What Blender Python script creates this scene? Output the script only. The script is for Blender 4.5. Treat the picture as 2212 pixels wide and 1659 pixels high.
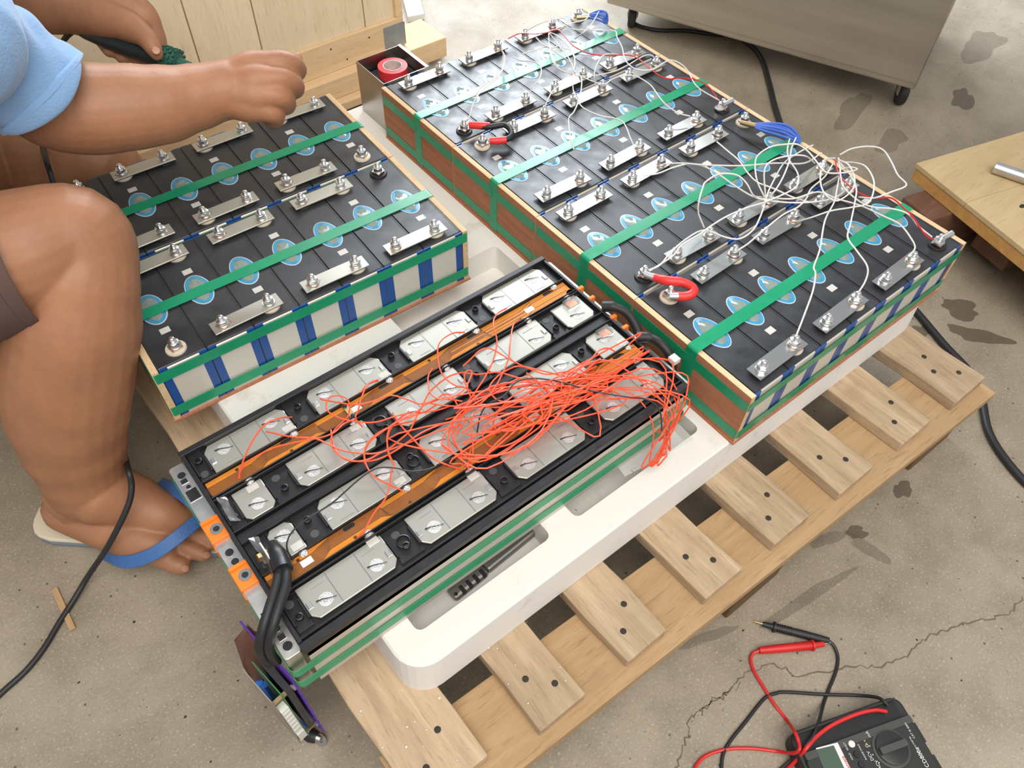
import bpy, bmesh, math, random
from mathutils import Vector, Matrix, noise
random.seed(7)
for o in list(bpy.data.objects): bpy.data.objects.remove(o)
SC = bpy.context.scene; COL = SC.collection; PI = math.pi

# ---------------------------------------------------------------- camera
cam = bpy.data.cameras.new('camera'); cam.sensor_width = 36.0; cam.lens = 36.0*1733.0593/2212.0; cam.clip_start = .02
cob = bpy.data.objects.new('camera', cam); COL.objects.link(cob)
RX = Vector((0.78500252,-0.61912879,0.02122701)); RY = Vector((-0.47933889,-0.62875349,-0.61229345)); RZ = Vector((0.39243506,0.47047697,-0.79034558))
cob.matrix_world = Matrix(((RX.x,-RY.x,-RZ.x,-0.69434553),(RX.y,-RY.y,-RZ.y,-0.30266994),(RX.z,-RY.z,-RZ.z,1.23159198),(0,0,0,1)))
SC.camera = cob
# ---------------------------------------------------------------- light
SC.view_settings.view_transform = 'Standard'; SC.view_settings.look = 'None'; SC.view_settings.gamma = 1.0
SC.view_settings.use_curve_mapping = False; SC.view_settings.exposure = 0.12
wd = bpy.data.worlds.new('world'); SC.world = wd; wd.use_nodes = True
bgn = wd.node_tree.nodes['Background']; bgn.inputs[0].default_value = (.93,.95,1,1); bgn.inputs[1].default_value = .50
def area(name, loc, aim, sx, sy, power, col):
    l = bpy.data.lights.new(name,'AREA'); l.shape='RECTANGLE'; l.size=sx; l.size_y=sy; l.energy=power; l.color=col
    o = bpy.data.objects.new(name,l); COL.objects.link(o); o.location=loc
    o.rotation_euler = (Vector(aim)-Vector(loc)).to_track_quat('-Z','Y').to_euler(); return o
area('window_daylight', (2.5,4.9,3.1), (0,.6,.3), 4.6,2.3, 520, (.86,.93,1))
area('front_fill_light', (-.9,-1.3,3.3), (-.1,.5,.2), 3.0,3.0, 125, (1,.94,.85))  # added unseen area light, brightens the faces turned towards the camera

# ---------------------------------------------------------------- mesh helpers
class MB:
    def __init__(s): s.v=[]; s.f=[]; s.m=[]
    def add(s, vs, fs, m=0):
        o=len(s.v); s.v+= [tuple(p) for p in vs]; s.f+= [tuple(i+o for i in f) for f in fs]
        s.m+= [m]*len(fs) if isinstance(m,int) else list(m); return s
    def box(s,x0,x1,y0,y1,z0,z1,m=0):
        return s.add([(x0,y0,z0),(x1,y0,z0),(x1,y1,z0),(x0,y1,z0),(x0,y0,z1),(x1,y0,z1),(x1,y1,z1),(x0,y1,z1)],
          [(3,2,1,0),(4,5,6,7),(0,1,5,4),(1,2,6,5),(2,3,7,6),(3,0,4,7)],m)
    def cbox(s,x0,x1,y0,y1,z0,z1,c=.001,m=0):      # box with chamfered top edges
        return s.add([(x0,y0,z0),(x1,y0,z0),(x1,y1,z0),(x0,y1,z0),(x0,y0,z1-c),(x1,y0,z1-c),(x1,y1,z1-c),(x0,y1,z1-c),
          (x0+c,y0+c,z1),(x1-c,y0+c,z1),(x1-c,y1-c,z1),(x0+c,y1-c,z1)],
          [(3,2,1,0),(0,1,5,4),(1,2,6,5),(2,3,7,6),(3,0,4,7),(4,5,9,8),(5,6,10,9),(6,7,11,10),(7,4,8,11),(8,9,10,11)],m)
    def prism(s,poly,z0,z1,m=0):                   # ccw polygon
        n=len(poly); vs=[(x,y,z0) for x,y in poly]+[(x,y,z1) for x,y in poly]
        return s.add(vs,[tuple(range(n-1,-1,-1)),tuple(range(n,2*n))]+[(i,(i+1)%n,n+(i+1)%n,n+i) for i in range(n)],m)
    def lathe(s,prof,c=(0,0,0),n=16,m=0,ax=None,sx=1,sy=1):   # prof [(r,z)], bottom to top, along ax
        c=Vector(c); q=Matrix.Identity(3) if ax is None else Vector(ax).to_track_quat('Z','Y').to_matrix()
        vs=[];fs=[]
        for r,z in prof:
            for k in range(n):
                a=2*PI*k/n; vs.append(c+q@Vector((r*math.cos(a)*sx,r*math.sin(a)*sy,z)))
        for j in range(len(prof)-1):
            for k in range(n): fs.append((j*n+k,j*n+(k+1)%n,(j+1)*n+(k+1)%n,(j+1)*n+k))
        fs.append(tuple(range(n-1,-1,-1))); o=(len(prof)-1)*n; fs.append(tuple(o+k for k in range(n)))
        return s.add(vs,fs,m)
    def tube(s,pts,r,n=8,m=0,closed=False,cap=True):
        pts=[Vector(p[:3]) for p in pts]; N=len(pts); rs=r if isinstance(r,(list,tuple)) else [r]*N
        T=[(pts[(i+1)%N if closed else min(i+1,N-1)]-pts[i-1 if (closed or i>0) else 0]).normalized() for i in range(N)]
        u=T[0].orthogonal().normalized(); vs=[];fs=[]
        for i in range(N):
            u=(u-T[i]*u.dot(T[i])); u=u.normalized() if u.length>1e-6 else T[i].orthogonal().normalized(); w=T[i].cross(u)
            for k in range(n):
                a=2*PI*k/n; vs.append(pts[i]+(u*math.cos(a)+w*math.sin(a))*rs[i])
        for i in range(N if closed else N-1):
            for k in range(n):
                j=(i+1)%N; fs.append((i*n+k,i*n+(k+1)%n,j*n+(k+1)%n,j*n+k))
        if cap and not closed: fs+= [tuple(range(n-1,-1,-1)),tuple((N-1)*n+k for k in range(n))]
        return s.add(vs,fs,m)
    def ribbon(s,pts,up,w,t,m=0,closed=False):     # flat band: width w along up-cross, thickness t along up (list or vector)
        pts=[Vector(p) for p in pts]; N=len(pts); vs=[];fs=[]
        for i in range(N):
            a=pts[i-1 if (closed or i>0) else 0]; b=pts[(i+1)%N if closed else min(i+1,N-1)]
            U=Vector(up[i] if isinstance(up,list) else up).normalized(); d=(b-a).normalized(); sd=d.cross(U).normalized()
            wi=w[i] if isinstance(w,list) else w
            for a_,b_ in ((-1,0),(1,0),(1,1),(-1,1)): vs.append(pts[i]+sd*(a_*wi/2)+U*(b_*t))
        for i in range(N if closed else N-1):
            j=(i+1)%N
            for k in range(4): fs.append((i*4+k,i*4+(k+1)%4,j*4+(k+1)%4,j*4+k))
        if not closed: fs+= [(3,2,1,0),((N-1)*4,(N-1)*4+1,(N-1)*4+2,(N-1)*4+3)]
        return s.add(vs,fs,m)
    def obox(s,c,ax,ay,az,hx,hy,hz,m=0):           # oriented box
        c,ax,ay,az=[Vector(q) for q in (c,ax,ay,az)]
        return s.add([c+ax*(i*hx)+ay*(j*hy)+az*(k*hz) for k in (-1,1) for i,j in ((-1,-1),(1,-1),(1,1),(-1,1))],
          [(3,2,1,0),(4,5,6,7),(0,1,5,4),(1,2,6,5),(2,3,7,6),(3,0,4,7)],m)
    def mesh(s,name,mats,smooth=False,off=(0,0,0)):
        me=bpy.data.meshes.new(name); o=Vector(off)
        me.from_pydata([Vector(p)-o for p in s.v],[],s.f)
        for q in (mats if isinstance(mats,(list,tuple)) else [mats]): me.materials.append(MAT[q])
        me.polygons.foreach_set('material_index',s.m)
        if smooth: me.polygons.foreach_set('use_smooth',[True]*len(s.f))
        bm=bmesh.new(); bm.from_mesh(me); bmesh.ops.recalc_face_normals(bm,faces=bm.faces); bm.to_mesh(me); bm.free()
        if smooth: me.set_sharp_from_angle(angle=math.radians(42))
        me.update(); return me
    def build(s,name,mats,parent=None,smooth=False,local=False,bevel=0):
        off=(0,0,0)
        if parent is not None and not local:
            off=parent.matrix_basis.translation if parent.parent is None else parent.parent.matrix_basis.translation
        me=s.mesh(name,mats,smooth,off); o=link(name,me,parent)
        if bevel: bv(o,bevel)
        return o
    def thing(s,name,mats,label,cat,group=None,smooth=False,bevel=0):
        xs=[p[0] for p in s.v]; ys=[p[1] for p in s.v]; zs=[p[2] for p in s.v]
        c=((min(xs)+max(xs))/2,(min(ys)+max(ys))/2,min(zs)); o=link(name,s.mesh(name,mats,smooth,c),None); o.location=c
        if bevel: bv(o,bevel)
        return tag(o,label,cat,group)
def bv(o,w,seg=2):
    b=o.modifiers.new('bevel','BEVEL'); b.width=w; b.segments=seg; b.limit_method='ANGLE'; b.angle_limit=math.radians(40)
def link(name,data,parent=None):
    o=bpy.data.objects.new(name,data); COL.objects.link(o)
    if parent is not None: o.parent=parent
    return o
def tag(o,label=None,cat=None,group=None,kind=None):
    if label: o['label']=label
    if cat: o['category']=cat
    if group: o['group']=group
    if kind: o['kind']=kind
    return o
def empty(name,loc,rz=0,label=None,cat=None,group=None):
    o=link(name,None); o.location=loc; o.rotation_euler=(0,0,rz); o.empty_display_size=.05
    return tag(o,label,cat,group)
def spline(p,k=6):                                  # Catmull-Rom through points
    p=[Vector(a) for a in p]
    if len(p)<3: return p
    q=[p[0]*2-p[1]]+p+[p[-1]*2-p[-2]]; r=[]
    for i in range(1,len(q)-2):
        a,b,c,d=q[i-1:i+3]
        for j in range(k):
            t=j/k; r.append(.5*((2*b)+(c-a)*t+(2*a-5*b+4*c-d)*t*t+(3*b-a-3*c+d)*t**3))
    r.append(p[-1]); return r
def rrect(x0,x1,y0,y1,r,n=4):
    o=[]
    for cx,cy,a0 in ((x1-r,y0+r,-90),(x1-r,y1-r,0),(x0+r,y1-r,90),(x0+r,y0+r,180)):
        for k in range(n+1):
            a=math.radians(a0+90*k/n); o.append((cx+r*math.cos(a),cy+r*math.sin(a)))
    return o

# ---------------------------------------------------------------- materials
MAT={}
def nodes(name):
    m=bpy.data.materials.new(name); m.use_nodes=True; MAT[name]=m; nt=m.node_tree
    return m,nt,nt.nodes['Principled BSDF']
def N(nt,t,**k):
    n=nt.nodes.new(t)
    for a,b in k.items():
        if a in n.inputs: n.inputs[a].default_value=b
        else: setattr(n,a,b)
    return n
def M(name,col,rough=.5,metal=0,var=0,vs=20,bump=0,bs=150,coat=0,trans=0,alpha=1,spec=.5,sheen=0,sub=0,st=None,rv=0):
    m,nt,b=nodes(name); L=nt.links.new
    b.inputs['Base Color'].default_value=(*col,1); b.inputs['Roughness'].default_value=rough; b.inputs['Metallic'].default_value=metal
    b.inputs['Coat Weight'].default_value=coat; b.inputs['Transmission Weight'].default_value=trans; b.inputs['Alpha'].default_value=alpha
    b.inputs['Specular IOR Level'].default_value=spec; b.inputs['Sheen Weight'].default_value=sheen
    if sub: b.inputs['Subsurface Weight'].default_value=sub; b.inputs['Subsurface Radius'].default_value=(.012,.005,.003)
    if var or bump or rv:
        tc=N(nt,'ShaderNodeTexCoord'); src=tc.outputs['Object']
        if st:
            mp=N(nt,'ShaderNodeMapping'); mp.inputs['Scale'].default_value=st; L(src,mp.inputs[0]); src=mp.outputs[0]
    if var or rv:
        n=N(nt,'ShaderNodeTexNoise',Scale=vs,Detail=6.0,Roughness=.62); L(src,n.inputs['Vector'])
    if var:
        r=N(nt,'ShaderNodeMapRange'); r.inputs[1].default_value=.25; r.inputs[2].default_value=.75; r.inputs[3].default_value=1-var; r.inputs[4].default_value=1+var
        L(n.outputs['Fac'],r.inputs[0])
        v=N(nt,'ShaderNodeVectorMath',operation='SCALE'); v.inputs[0].default_value=col; L(r.outputs[0],v.inputs['Scale']); L(v.outputs[0],b.inputs['Base Color'])
    if rv:
        r=N(nt,'ShaderNodeMapRange'); r.inputs[1].default_value=.3; r.inputs[2].default_value=.7; r.inputs[3].default_value=max(.02,rough-rv); r.inputs[4].default_value=rough+rv
        L(n.outputs['Fac'],r.inputs[0]); L(r.outputs[0],b.inputs['Roughness'])
    if bump:
        n2=N(nt,'ShaderNodeTexNoise',Scale=bs,Detail=4.0); L(src,n2.inputs['Vector'])
        bp=N(nt,'ShaderNodeBump',Strength=bump,Distance=.002); L(n2.outputs['Fac'],bp.inputs['Height']); L(bp.outputs[0],b.inputs['Normal'])
    return m
def wood(name,c1,c2,axis=1,scale=9,rough=.75,dark=(.10,.06,.035),knots=.3,rnd=.16,cross=0):
    m,nt,b=nodes(name); L=nt.links.new; b.inputs['Roughness'].default_value=rough; b.inputs['Specular IOR Level'].default_value=.25
    tc=N(nt,'ShaderNodeTexCoord'); oi=N(nt,'ShaderNodeObjectInfo'); mp=N(nt,'ShaderNodeMapping'); s=[1,1,1]; s[axis]=.09
    mp.inputs['Scale'].default_value=[q*scale for q in s]
    ad=N(nt,'ShaderNodeVectorMath',operation='ADD'); sc=N(nt,'ShaderNodeVectorMath',operation='SCALE'); sc.inputs[0].default_value=(13,7,5)
    L(oi.outputs['Random'],sc.inputs['Scale']); L(tc.outputs['Object'],ad.inputs[0]); L(sc.outputs[0],ad.inputs[1]); L(ad.outputs[0],mp.inputs[0])
    n1=N(nt,'ShaderNodeTexNoise',Scale=5.0,Detail=7.0,Roughness=.65,Distortion=.5); L(mp.outputs[0],n1.inputs['Vector'])
    n2=N(nt,'ShaderNodeTexNoise',Scale=34.0,Detail=3.0,Roughness=.6); L(mp.outputs[0],n2.inputs['Vector'])
    n3=N(nt,'ShaderNodeTexNoise',Scale=13.0,Detail=3.0); L(ad.outputs[0],n3.inputs['Vector'])
    mx=N(nt,'ShaderNodeMix',data_type='RGBA'); mx.inputs[6].default_value=(*c1,1); mx.inputs[7].default_value=(*c2,1)
    r1=N(nt,'ShaderNodeMapRange'); r1.inputs[1].default_value=.32; r1.inputs[2].default_value=.68; L(n1.outputs['Fac'],r1.inputs[0]); L(r1.outputs[0],mx.inputs[0])
    r2=N(nt,'ShaderNodeMapRange'); r2.inputs[1].default_value=.56; r2.inputs[2].default_value=.74; r2.inputs[4].default_value=.5; L(n2.outputs['Fac'],r2.inputs[0])
    mx2=N(nt,'ShaderNodeMix',data_type='RGBA'); mx2.inputs[7].default_value=(*dark,1); L(mx.outputs[2],mx2.inputs[6]); L(r2.outputs[0],mx2.inputs[0])
    r3=N(nt,'ShaderNodeMapRange'); r3.inputs[1].default_value=.6; r3.inputs[2].default_value=.8; r3.inputs[4].default_value=knots; L(n3.outputs['Fac'],r3.inputs[0])
    mx3=N(nt,'ShaderNodeMix',data_type='RGBA'); mx3.inputs[7].default_value=(*dark,1); L(mx2.outputs[2],mx3.inputs[6]); L(r3.outputs[0],mx3.inputs[0])
    rr=N(nt,'ShaderNodeMapRange'); rr.inputs[3].default_value=1-rnd; rr.inputs[4].default_value=1+rnd*.6; L(oi.outputs['Random'],rr.inputs[0])
    v=N(nt,'ShaderNodeVectorMath',operation='SCALE'); L(mx3.outputs[2],v.inputs[0]); L(rr.outputs[0],v.inputs['Scale']); L(v.outputs[0],b.inputs['Base Color'])
    bp=N(nt,'ShaderNodeBump',Strength=.35,Distance=.0015); L(n2.outputs['Fac'],bp.inputs['Height']); L(bp.outputs[0],b.inputs['Normal'])
    return m

def srgb(h):
    h=h.lstrip('#'); c=[int(h[i:i+2],16)/255 for i in (0,2,4)]
    return tuple(x/12.92 if x<=.04045 else ((x+.055)/1.055)**2.4 for x in c)
M('alu',(.66,.64,.60),.38,1,var=.10,vs=25,rv=.1)
M('alu_can',(.68,.64,.58),.42,.25,var=.05,vs=18)
M('zinc',(.78,.78,.77),.26,1)
M('zinc_bar',(.50,.51,.49),.24,.95)
M('nickel_bar',(.46,.45,.395),.34,.6)
M('weld',(.74,.74,.72),.28,1,bump=.9,bs=900)
M('steel',(.50,.48,.45),.33,1,var=.12,vs=3,st=(1,1,9),rv=.08)
M('copper',(.58,.28,.17),.38,.9,var=.2,vs=90)
M('brass',(.62,.47,.25),.35,1)
M('tip_steel',(.8,.76,.66),.25,1)
M('lid_black',(.025,.0265,.030),.40,0,var=.3,vs=24,rv=.12,spec=.6)
M('plastic_black',(.013,.013,.015),.38,0,rv=.08,vs=40)
M('rubber_black',(.014,.014,.015),.5)
M('cord_black',(.017,.018,.019),.48)
M('cream_plastic',(.60,.53,.42),.45)
M('blue_film',(.012,.075,.30),.3)
M('vent_blue',(.045,.27,.46),.3)
M('vent_clear',(.22,.275,.245),.14,0,var=.15,vs=120)
M('vent_white',(.50,.56,.60),.3)
M('label_grey',(.55,.53,.49),.4,var=.08,vs=500)
M('strap_green',(.010,.33,.155),.24,0,var=.10,vs=16,alpha=.84,rv=.08)
M('strap_pale',(.035,.36,.17),.3,0,var=.1,vs=14,alpha=.80)
M('orange_cap',(.85,.20,.015),.4)
M('orange_wire',(.93,.105,.035),.40)
M('red_wire',(.62,.02,.02),.4)
M('red_tape',(.75,.035,.03),.35,bump=.3,bs=120)
M('white_wire',(.70,.67,.63),.45)
M('blue_wire',(.05,.14,.55),.45)
M('cable_blue',(.035,.19,.66),.5)
M('kapton',(.62,.215,.016),.22,0,var=.12,vs=30,coat=.3)
M('trace',(.07,.02,.006),.5)
M('clear_film',(.9,.92,.95),.12,0,trans=.85,alpha=.45)
M('clear_sheet',(.9,.92,.93),.25,0,alpha=.22)
M('solder',(.82,.82,.82),.16,1,bump=1.0,bs=600)
M('purple',(.115,.03,.40),.4)
M('pcb_green',(.05,.20,.06),.4)
M('brown_paper',(.115,.045,.03),.55,var=.1,vs=20)
M('grey_plastic',(.30,.27,.23),.5)
M('white_plastic',(.72,.72,.68),.4)
M('pen_black',(.01,.01,.012),.6)
M('glass_lcd',(.075,.115,.085),.15)
M('meter_black',(.018,.019,.018),.5,bump=.15,bs=900)
M('meter_grey',(.055,.056,.054),.5)
M('print_white',(.68,.68,.66),.5)
M('print_red',(.55,.05,.05),.5)
M('print_yellow',(.5,.42,.06),.5)
M('skin',srgb('#a27152'),.5,0,var=.16,vs=14,bump=.18,bs=140,sub=.12)
M('nail',srgb('#b98a72'),.4)
M('shirt',srgb('#84abd6'),.9,0,var=.05,vs=30,bump=.5,bs=260,sheen=.3)
M('shorts',srgb('#5a4540'),.8,0,bump=.2,bs=400)
M('hair',(.012,.010,.009),.6,bump=.5,bs=200)
M('sole_beige',srgb('#cfc4ad'),.7,bump=.2,bs=500)
M('sole_grey',srgb('#77828a'),.7)
M('thong_blue',srgb('#3f6aa6'),.5,bump=.5,bs=350)
M('iron_green',(.02,.10,.07),.5)
M('iron_handle',(.016,.022,.024),.42)
M('tape_red',(.68,.035,.045),.32)
M('tape_core',(.55,.5,.47),.7,var=.25,vs=90)
M('tool_grey',(.22,.215,.20),.4,.6)
M('plate_grey',(.33,.36,.38),.45,.6,var=.15,vs=50)
M('galv',(.62,.63,.63),.32,1,var=.12,vs=40)
M('stain',(.145,.125,.10),.55)
M('debris',(.035,.03,.025),.8)
M('crumb_sunpatch_white',(.8,.8,.78),.6)
M('tyre',(.02,.02,.02),.6)
M('caster_grey',(.42,.42,.38),.5)
wood('slat_wood',srgb('#c9b294'),srgb('#a48c70'),1,rnd=.12,knots=.42,dark=(.20,.14,.09))
wood('stringer_wood',srgb('#bd9e78'),srgb('#ab8c66'),0,rnd=.06,knots=.25,dark=(.18,.115,.06))
wood('block_wood',srgb('#7d6549'),srgb('#6a543c'),0)
wood('crate_wood',srgb('#ecdabb'),srgb('#e3cfad'),2,knots=.15,rnd=.05,dark=(.52,.36,.22))
wood('rail_wood',srgb('#e3c8a2'),srgb('#d9b88e'),0,knots=.15,rnd=.05,dark=(.40,.26,.14))
wood('ply_top',srgb('#cdb68e'),srgb('#c2a97f'),0,knots=.2,rnd=.02,scale=6,dark=(.32,.22,.12))
wood('ply_edge',srgb('#cf9f62'),srgb('#bd8d50'),0,dark=(.25,.14,.06),knots=.1,rnd=.05)
wood('lumber_red',srgb('#7d5a48'),srgb('#66483a'),0,knots=.1)
wood('ply_face',srgb('#b97f60'),srgb('#a5694b'),1,scale=22,rnd=.06,knots=.12,dark=(.22,.09,.05))
wood('ply_rim',srgb('#e0c8a2'),srgb('#cfae84'),1,scale=30,rnd=.06,knots=.1,dark=(.34,.20,.12))
wood('stick_wood',srgb('#c2a680'),srgb('#b0916a'),1)
# white expanded foam with beads and a little dirt
m,nt,b=nodes('foam'); L=nt.links.new; b.inputs['Roughness'].default_value=.75; b.inputs['Specular IOR Level'].default_value=.25
tc=N(nt,'ShaderNodeTexCoord'); vo=N(nt,'ShaderNodeTexVoronoi',Scale=240.0); L(tc.outputs['Object'],vo.inputs['Vector'])
bp=N(nt,'ShaderNodeBump',Strength=.12,Distance=.001); L(vo.outputs['Distance'],bp.inputs['Height']); L(bp.outputs[0],b.inputs['Normal'])
n=N(nt,'ShaderNodeTexNoise',Scale=14.0,Detail=8.0,Roughness=.75); L(tc.outputs['Object'],n.inputs['Vector'])
r=N(nt,'ShaderNodeMapRange'); r.inputs[1].default_value=.57; r.inputs[2].default_value=.74; r.inputs[4].default_value=.45; L(n.outputs['Fac'],r.inputs[0])
mx=N(nt,'ShaderNodeMix',data_type='RGBA'); mx.inputs[6].default_value=(.80,.775,.74,1); mx.inputs[7].default_value=(.36,.31,.25,1); L(r.outputs[0],mx.inputs[0]); L(mx.outputs[2],b.inputs['Base Color'])
# concrete floor
m,nt,b=nodes('concrete'); L=nt.links.new; b.inputs['Specular IOR Level'].default_value=.45
tc=N(nt,'ShaderNodeTexCoord'); O=tc.outputs['Object']
def nz(s,d=6.,ro=.6,dist=0.): q=N(nt,'ShaderNodeTexNoise',Scale=s,Detail=d,Roughness=ro,Distortion=dist); L(O,q.inputs['Vector']); return q.outputs['Fac']
def rng(src,a,b_,c,d):
    q=N(nt,'ShaderNodeMapRange'); 
    for i,x in enumerate((a,b_,c,d)): q.inputs[i+1].default_value=x
    L(src,q.inputs[0]); return q.outputs[0]
def mixc(f,a,c):
    q=N(nt,'ShaderNodeMix',data_type='RGBA'); L(f,q.inputs[0])
    if isinstance(a,tuple): q.inputs[6].default_value=(*a,1)
    else: L(a,q.inputs[6])
    q.inputs[7].default_value=(*c,1); return q.outputs[2]
c=mixc(rng(nz(2.3,5.),.3,.7,0,1),srgb('#a79c8a'),srgb('#8e8271'))
c=mixc(rng(nz(9.,8.,.7),.45,.75,0,.55),c,srgb('#6f6557'))
c=mixc(rng(nz(260.,3.,.7),.56,.72,0,.75),c,srgb('#c9bfae'))
c=mixc(rng(nz(190.,3.,.7,.3),.60,.72,0,.6),c,srgb('#5d5346'))
vo=N(nt,'ShaderNodeTexVoronoi',Scale=34.0); L(O,vo.inputs['Vector']); c=mixc(rng(vo.outputs['Distance'],.05,.085,.8,0),c,srgb('#453d33'))
L(c,b.inputs['Base Color']); L(rng(nz(7.),.3,.7,.42,.66),b.inputs['Roughness'])
bp=N(nt,'ShaderNodeBump',Strength=.3,Distance=.002); L(nz(180.,5.,.7),bp.inputs['Height']); L(bp.outputs[0],b.inputs['Normal'])

# ================================================================ floor
mb=MB(); mb.add([(-6,-4,0),(8,-4,0),(8,9,0),(-6,9,0),(-6,-4,-.1),(8,-4,-.1),(8,9,-.1),(-6,9,-.1)],[(0,1,2,3),(7,6,5,4),(4,5,1,0),(5,6,2,1),(6,7,3,2),(7,4,0,3)])
floor=mb.build('floor','concrete'); tag(floor,'worn grey concrete workshop floor with cracks and stains',kind='structure')
M('crack_line',srgb('#6d6150'),.9)
def crack(pts,w,seed):
    rd=random.Random(seed); p=spline(pts,7); q=[]
    for i,a in enumerate(p): q.append((a.x+rd.uniform(-.004,.004),a.y+rd.uniform(-.004,.004),.0002))
    mb=MB(); mb.ribbon(q,(0,0,1),[w*rd.uniform(.5,1.5) for _ in q],.0003); mb.build('crack','crack_line',floor)
crack([(0.3099,-0.4229,0),(0.2526,-0.4181,0),(0.1917,-0.3854,0),(0.1215,-0.3642,0),(0.0762,-0.3614,0),(0.0278,-0.3447,0),(-0.0149,-0.3159,0),(-0.085,-0.2783,0),(-0.0925,-0.2529,0),(-0.1359,-0.2255,0),(-0.1836,-0.2261,0),(-0.2047,-0.2268,0),(-0.2519,-0.2195,0),(-0.2884,-0.2359,0),(-0.3242,-0.2543,0)],.0019,1)
crack([(-0.1645,-0.2322,0),(-0.214,-0.2213,0),(-0.2414,-0.2235,0)],.0012,2)
def stain(c,rx,ry,rot,seed,mat='stain',n=36,amp=.32):
    rd=random.Random(seed); ph=[rd.uniform(0,6.3) for _ in range(7)]; po=[]
    for k in range(n):
        a=2*PI*k/n; q=max(.55,1+amp*sum(math.sin((j+2)*a+ph[j])/(j+2) for j in range(7))); x=rx*q*math.cos(a); y=ry*q*math.sin(a)
        po.append((c[0]+x*math.cos(rot)-y*math.sin(rot),c[1]+x*math.sin(rot)+y*math.cos(rot)))
    MB().add([(x_,y_,.0002+.00006*seed) for x_,y_ in po],[tuple(range(n))]).build('stain',mat,floor)
M('stain_wet',srgb('#5f5447'),.35,var=.2,vs=45,alpha=.5)
M('stain_soft',srgb('#6b6052'),.5,var=.25,vs=30,alpha=.24)
stain((0.8012,0.0096,0),.028,.04,.5,3,'stain_wet'); stain((0.7654,-0.0568,0),.055,.022,-.95,4,'stain_wet')
stain((0.188,-0.1809,-0),.018,.012,-.3,5,'stain_wet'); stain((0.1785,-0.2119,0),.014,.035,.2,6,'stain_soft'); stain((0.1329,-0.155,0),.035,.013,-.4,7,'stain_soft'); stain((0.3238,-0.1795,0),.018,.016,0,8,'stain_wet'); stain((0.6796,0.0243,0),.02,.016,0,9,'stain_wet')
def streak(p,q,w,seed): d=Vector(q)-Vector(p); stain(((p[0]+q[0])/2,(p[1]+q[1])/2),d.length/2,w,math.atan2(d.y,d.x),seed,'stain_soft',56,.22)
streak((-0.0772,-0.193,0),(0.1292,-0.2175,0),.009,10); streak((-0.196,-0.1362,0),(-0.1006,-0.1654,0),.008,11)
stain((1.2139,0.6045,0),.10,.03,.4,12,'stain_soft'); stain((1.7999,0.5802,0),.10,.05,.2,13,'stain_soft'); stain((1.1861,0.4594,0),.06,.03,.1,14,'stain_soft'); stain((1.5076,0.4553,0),.05,.03,.3,15,'stain_wet')
rd=random.Random(5)
for k in range(46):
    u,v=rd.choice([(rd.uniform(-1.0,-.75),rd.uniform(-.1,.6)),(rd.uniform(-.1,.75),rd.uniform(-.45,-.1)),(rd.uniform(.5,1.1),rd.uniform(-.3,.5))])
    s=rd.uniform(.001,.0028); MB().lathe([(s,0),(s*.8,s*.3),(s*.2,s*.5)],(u,v,0),6,sx=1,sy=rd.uniform(.5,1)).build('grit_fleck','debris',floor)
# ================================================================ pallet
PZ=.16; RT=math.radians(-2.0)
pal=empty('wooden_pallet',(0,-.13,0),0,'weathered wooden pallet under the white foam tray','pallet')
SL=[(-.65,-.548,-.105),(-.477,-.402,-.124),(-.331,-.255,-.128),(-.184,-.106,-.131),(-.040,.042,-.135),(.109,.193,-.141),(.263,.346,-.145),(.407,.499,-.150)]
for k,(x0,x1,ye) in enumerate(SL):
    mb=MB(); rd=random.Random(k+20); n=14; y1=.98
    ptsL=[];ptsR=[]
    for i in range(n+1):
        y=ye+(y1-ye)*i/n; j=lambda:rd.uniform(-.0022,.0022)
        ptsL.append((x0+j()-.018*(y-ye),y)); ptsR.append((x1+j()-.018*(y-ye),y))
    poly=ptsL[::-1]+ptsR
    mb.prism([p for p in ptsR]+ptsL[::-1],PZ-.0235,PZ-.0006*(k%3))
    s=mb.build('slat','slat_wood',pal,bevel=.0022)
    for q in range(2+(k==7)):
        nx=x0+(x1-x0)*(.33+.36*q if q<2 else .5); ny=ye+.035+.028*((q+k)%2)+(.03 if q>1 else 0)
        MB().lathe([(.0042,0),(.0046,.0006),(.003,.0012)],(nx,ny,PZ-.0006*(k%3)),9).build('nail',"debris",s)
c,s_=math.cos(RT),math.sin(RT)
for y in (-.135,.30,.80):
    mb=MB(); w=.118; A=[(-.655,y),(.508,y-.042),(.508,y-.042+w),(-.655,y+w)]
    mb.prism(A,PZ-.047,PZ-.0237); mb.build('stringer_board','stringer_wood',pal,bevel=.0016)
    for bx in (-.645,-.105,.365):
        yy=y-.036*(bx+.65)/1.15
        mb=MB(); mb.box(bx,bx+.125,yy+.004,yy+w-.006,0,PZ-.0472); mb.build('block','block_wood',pal,bevel=.003)
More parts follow.
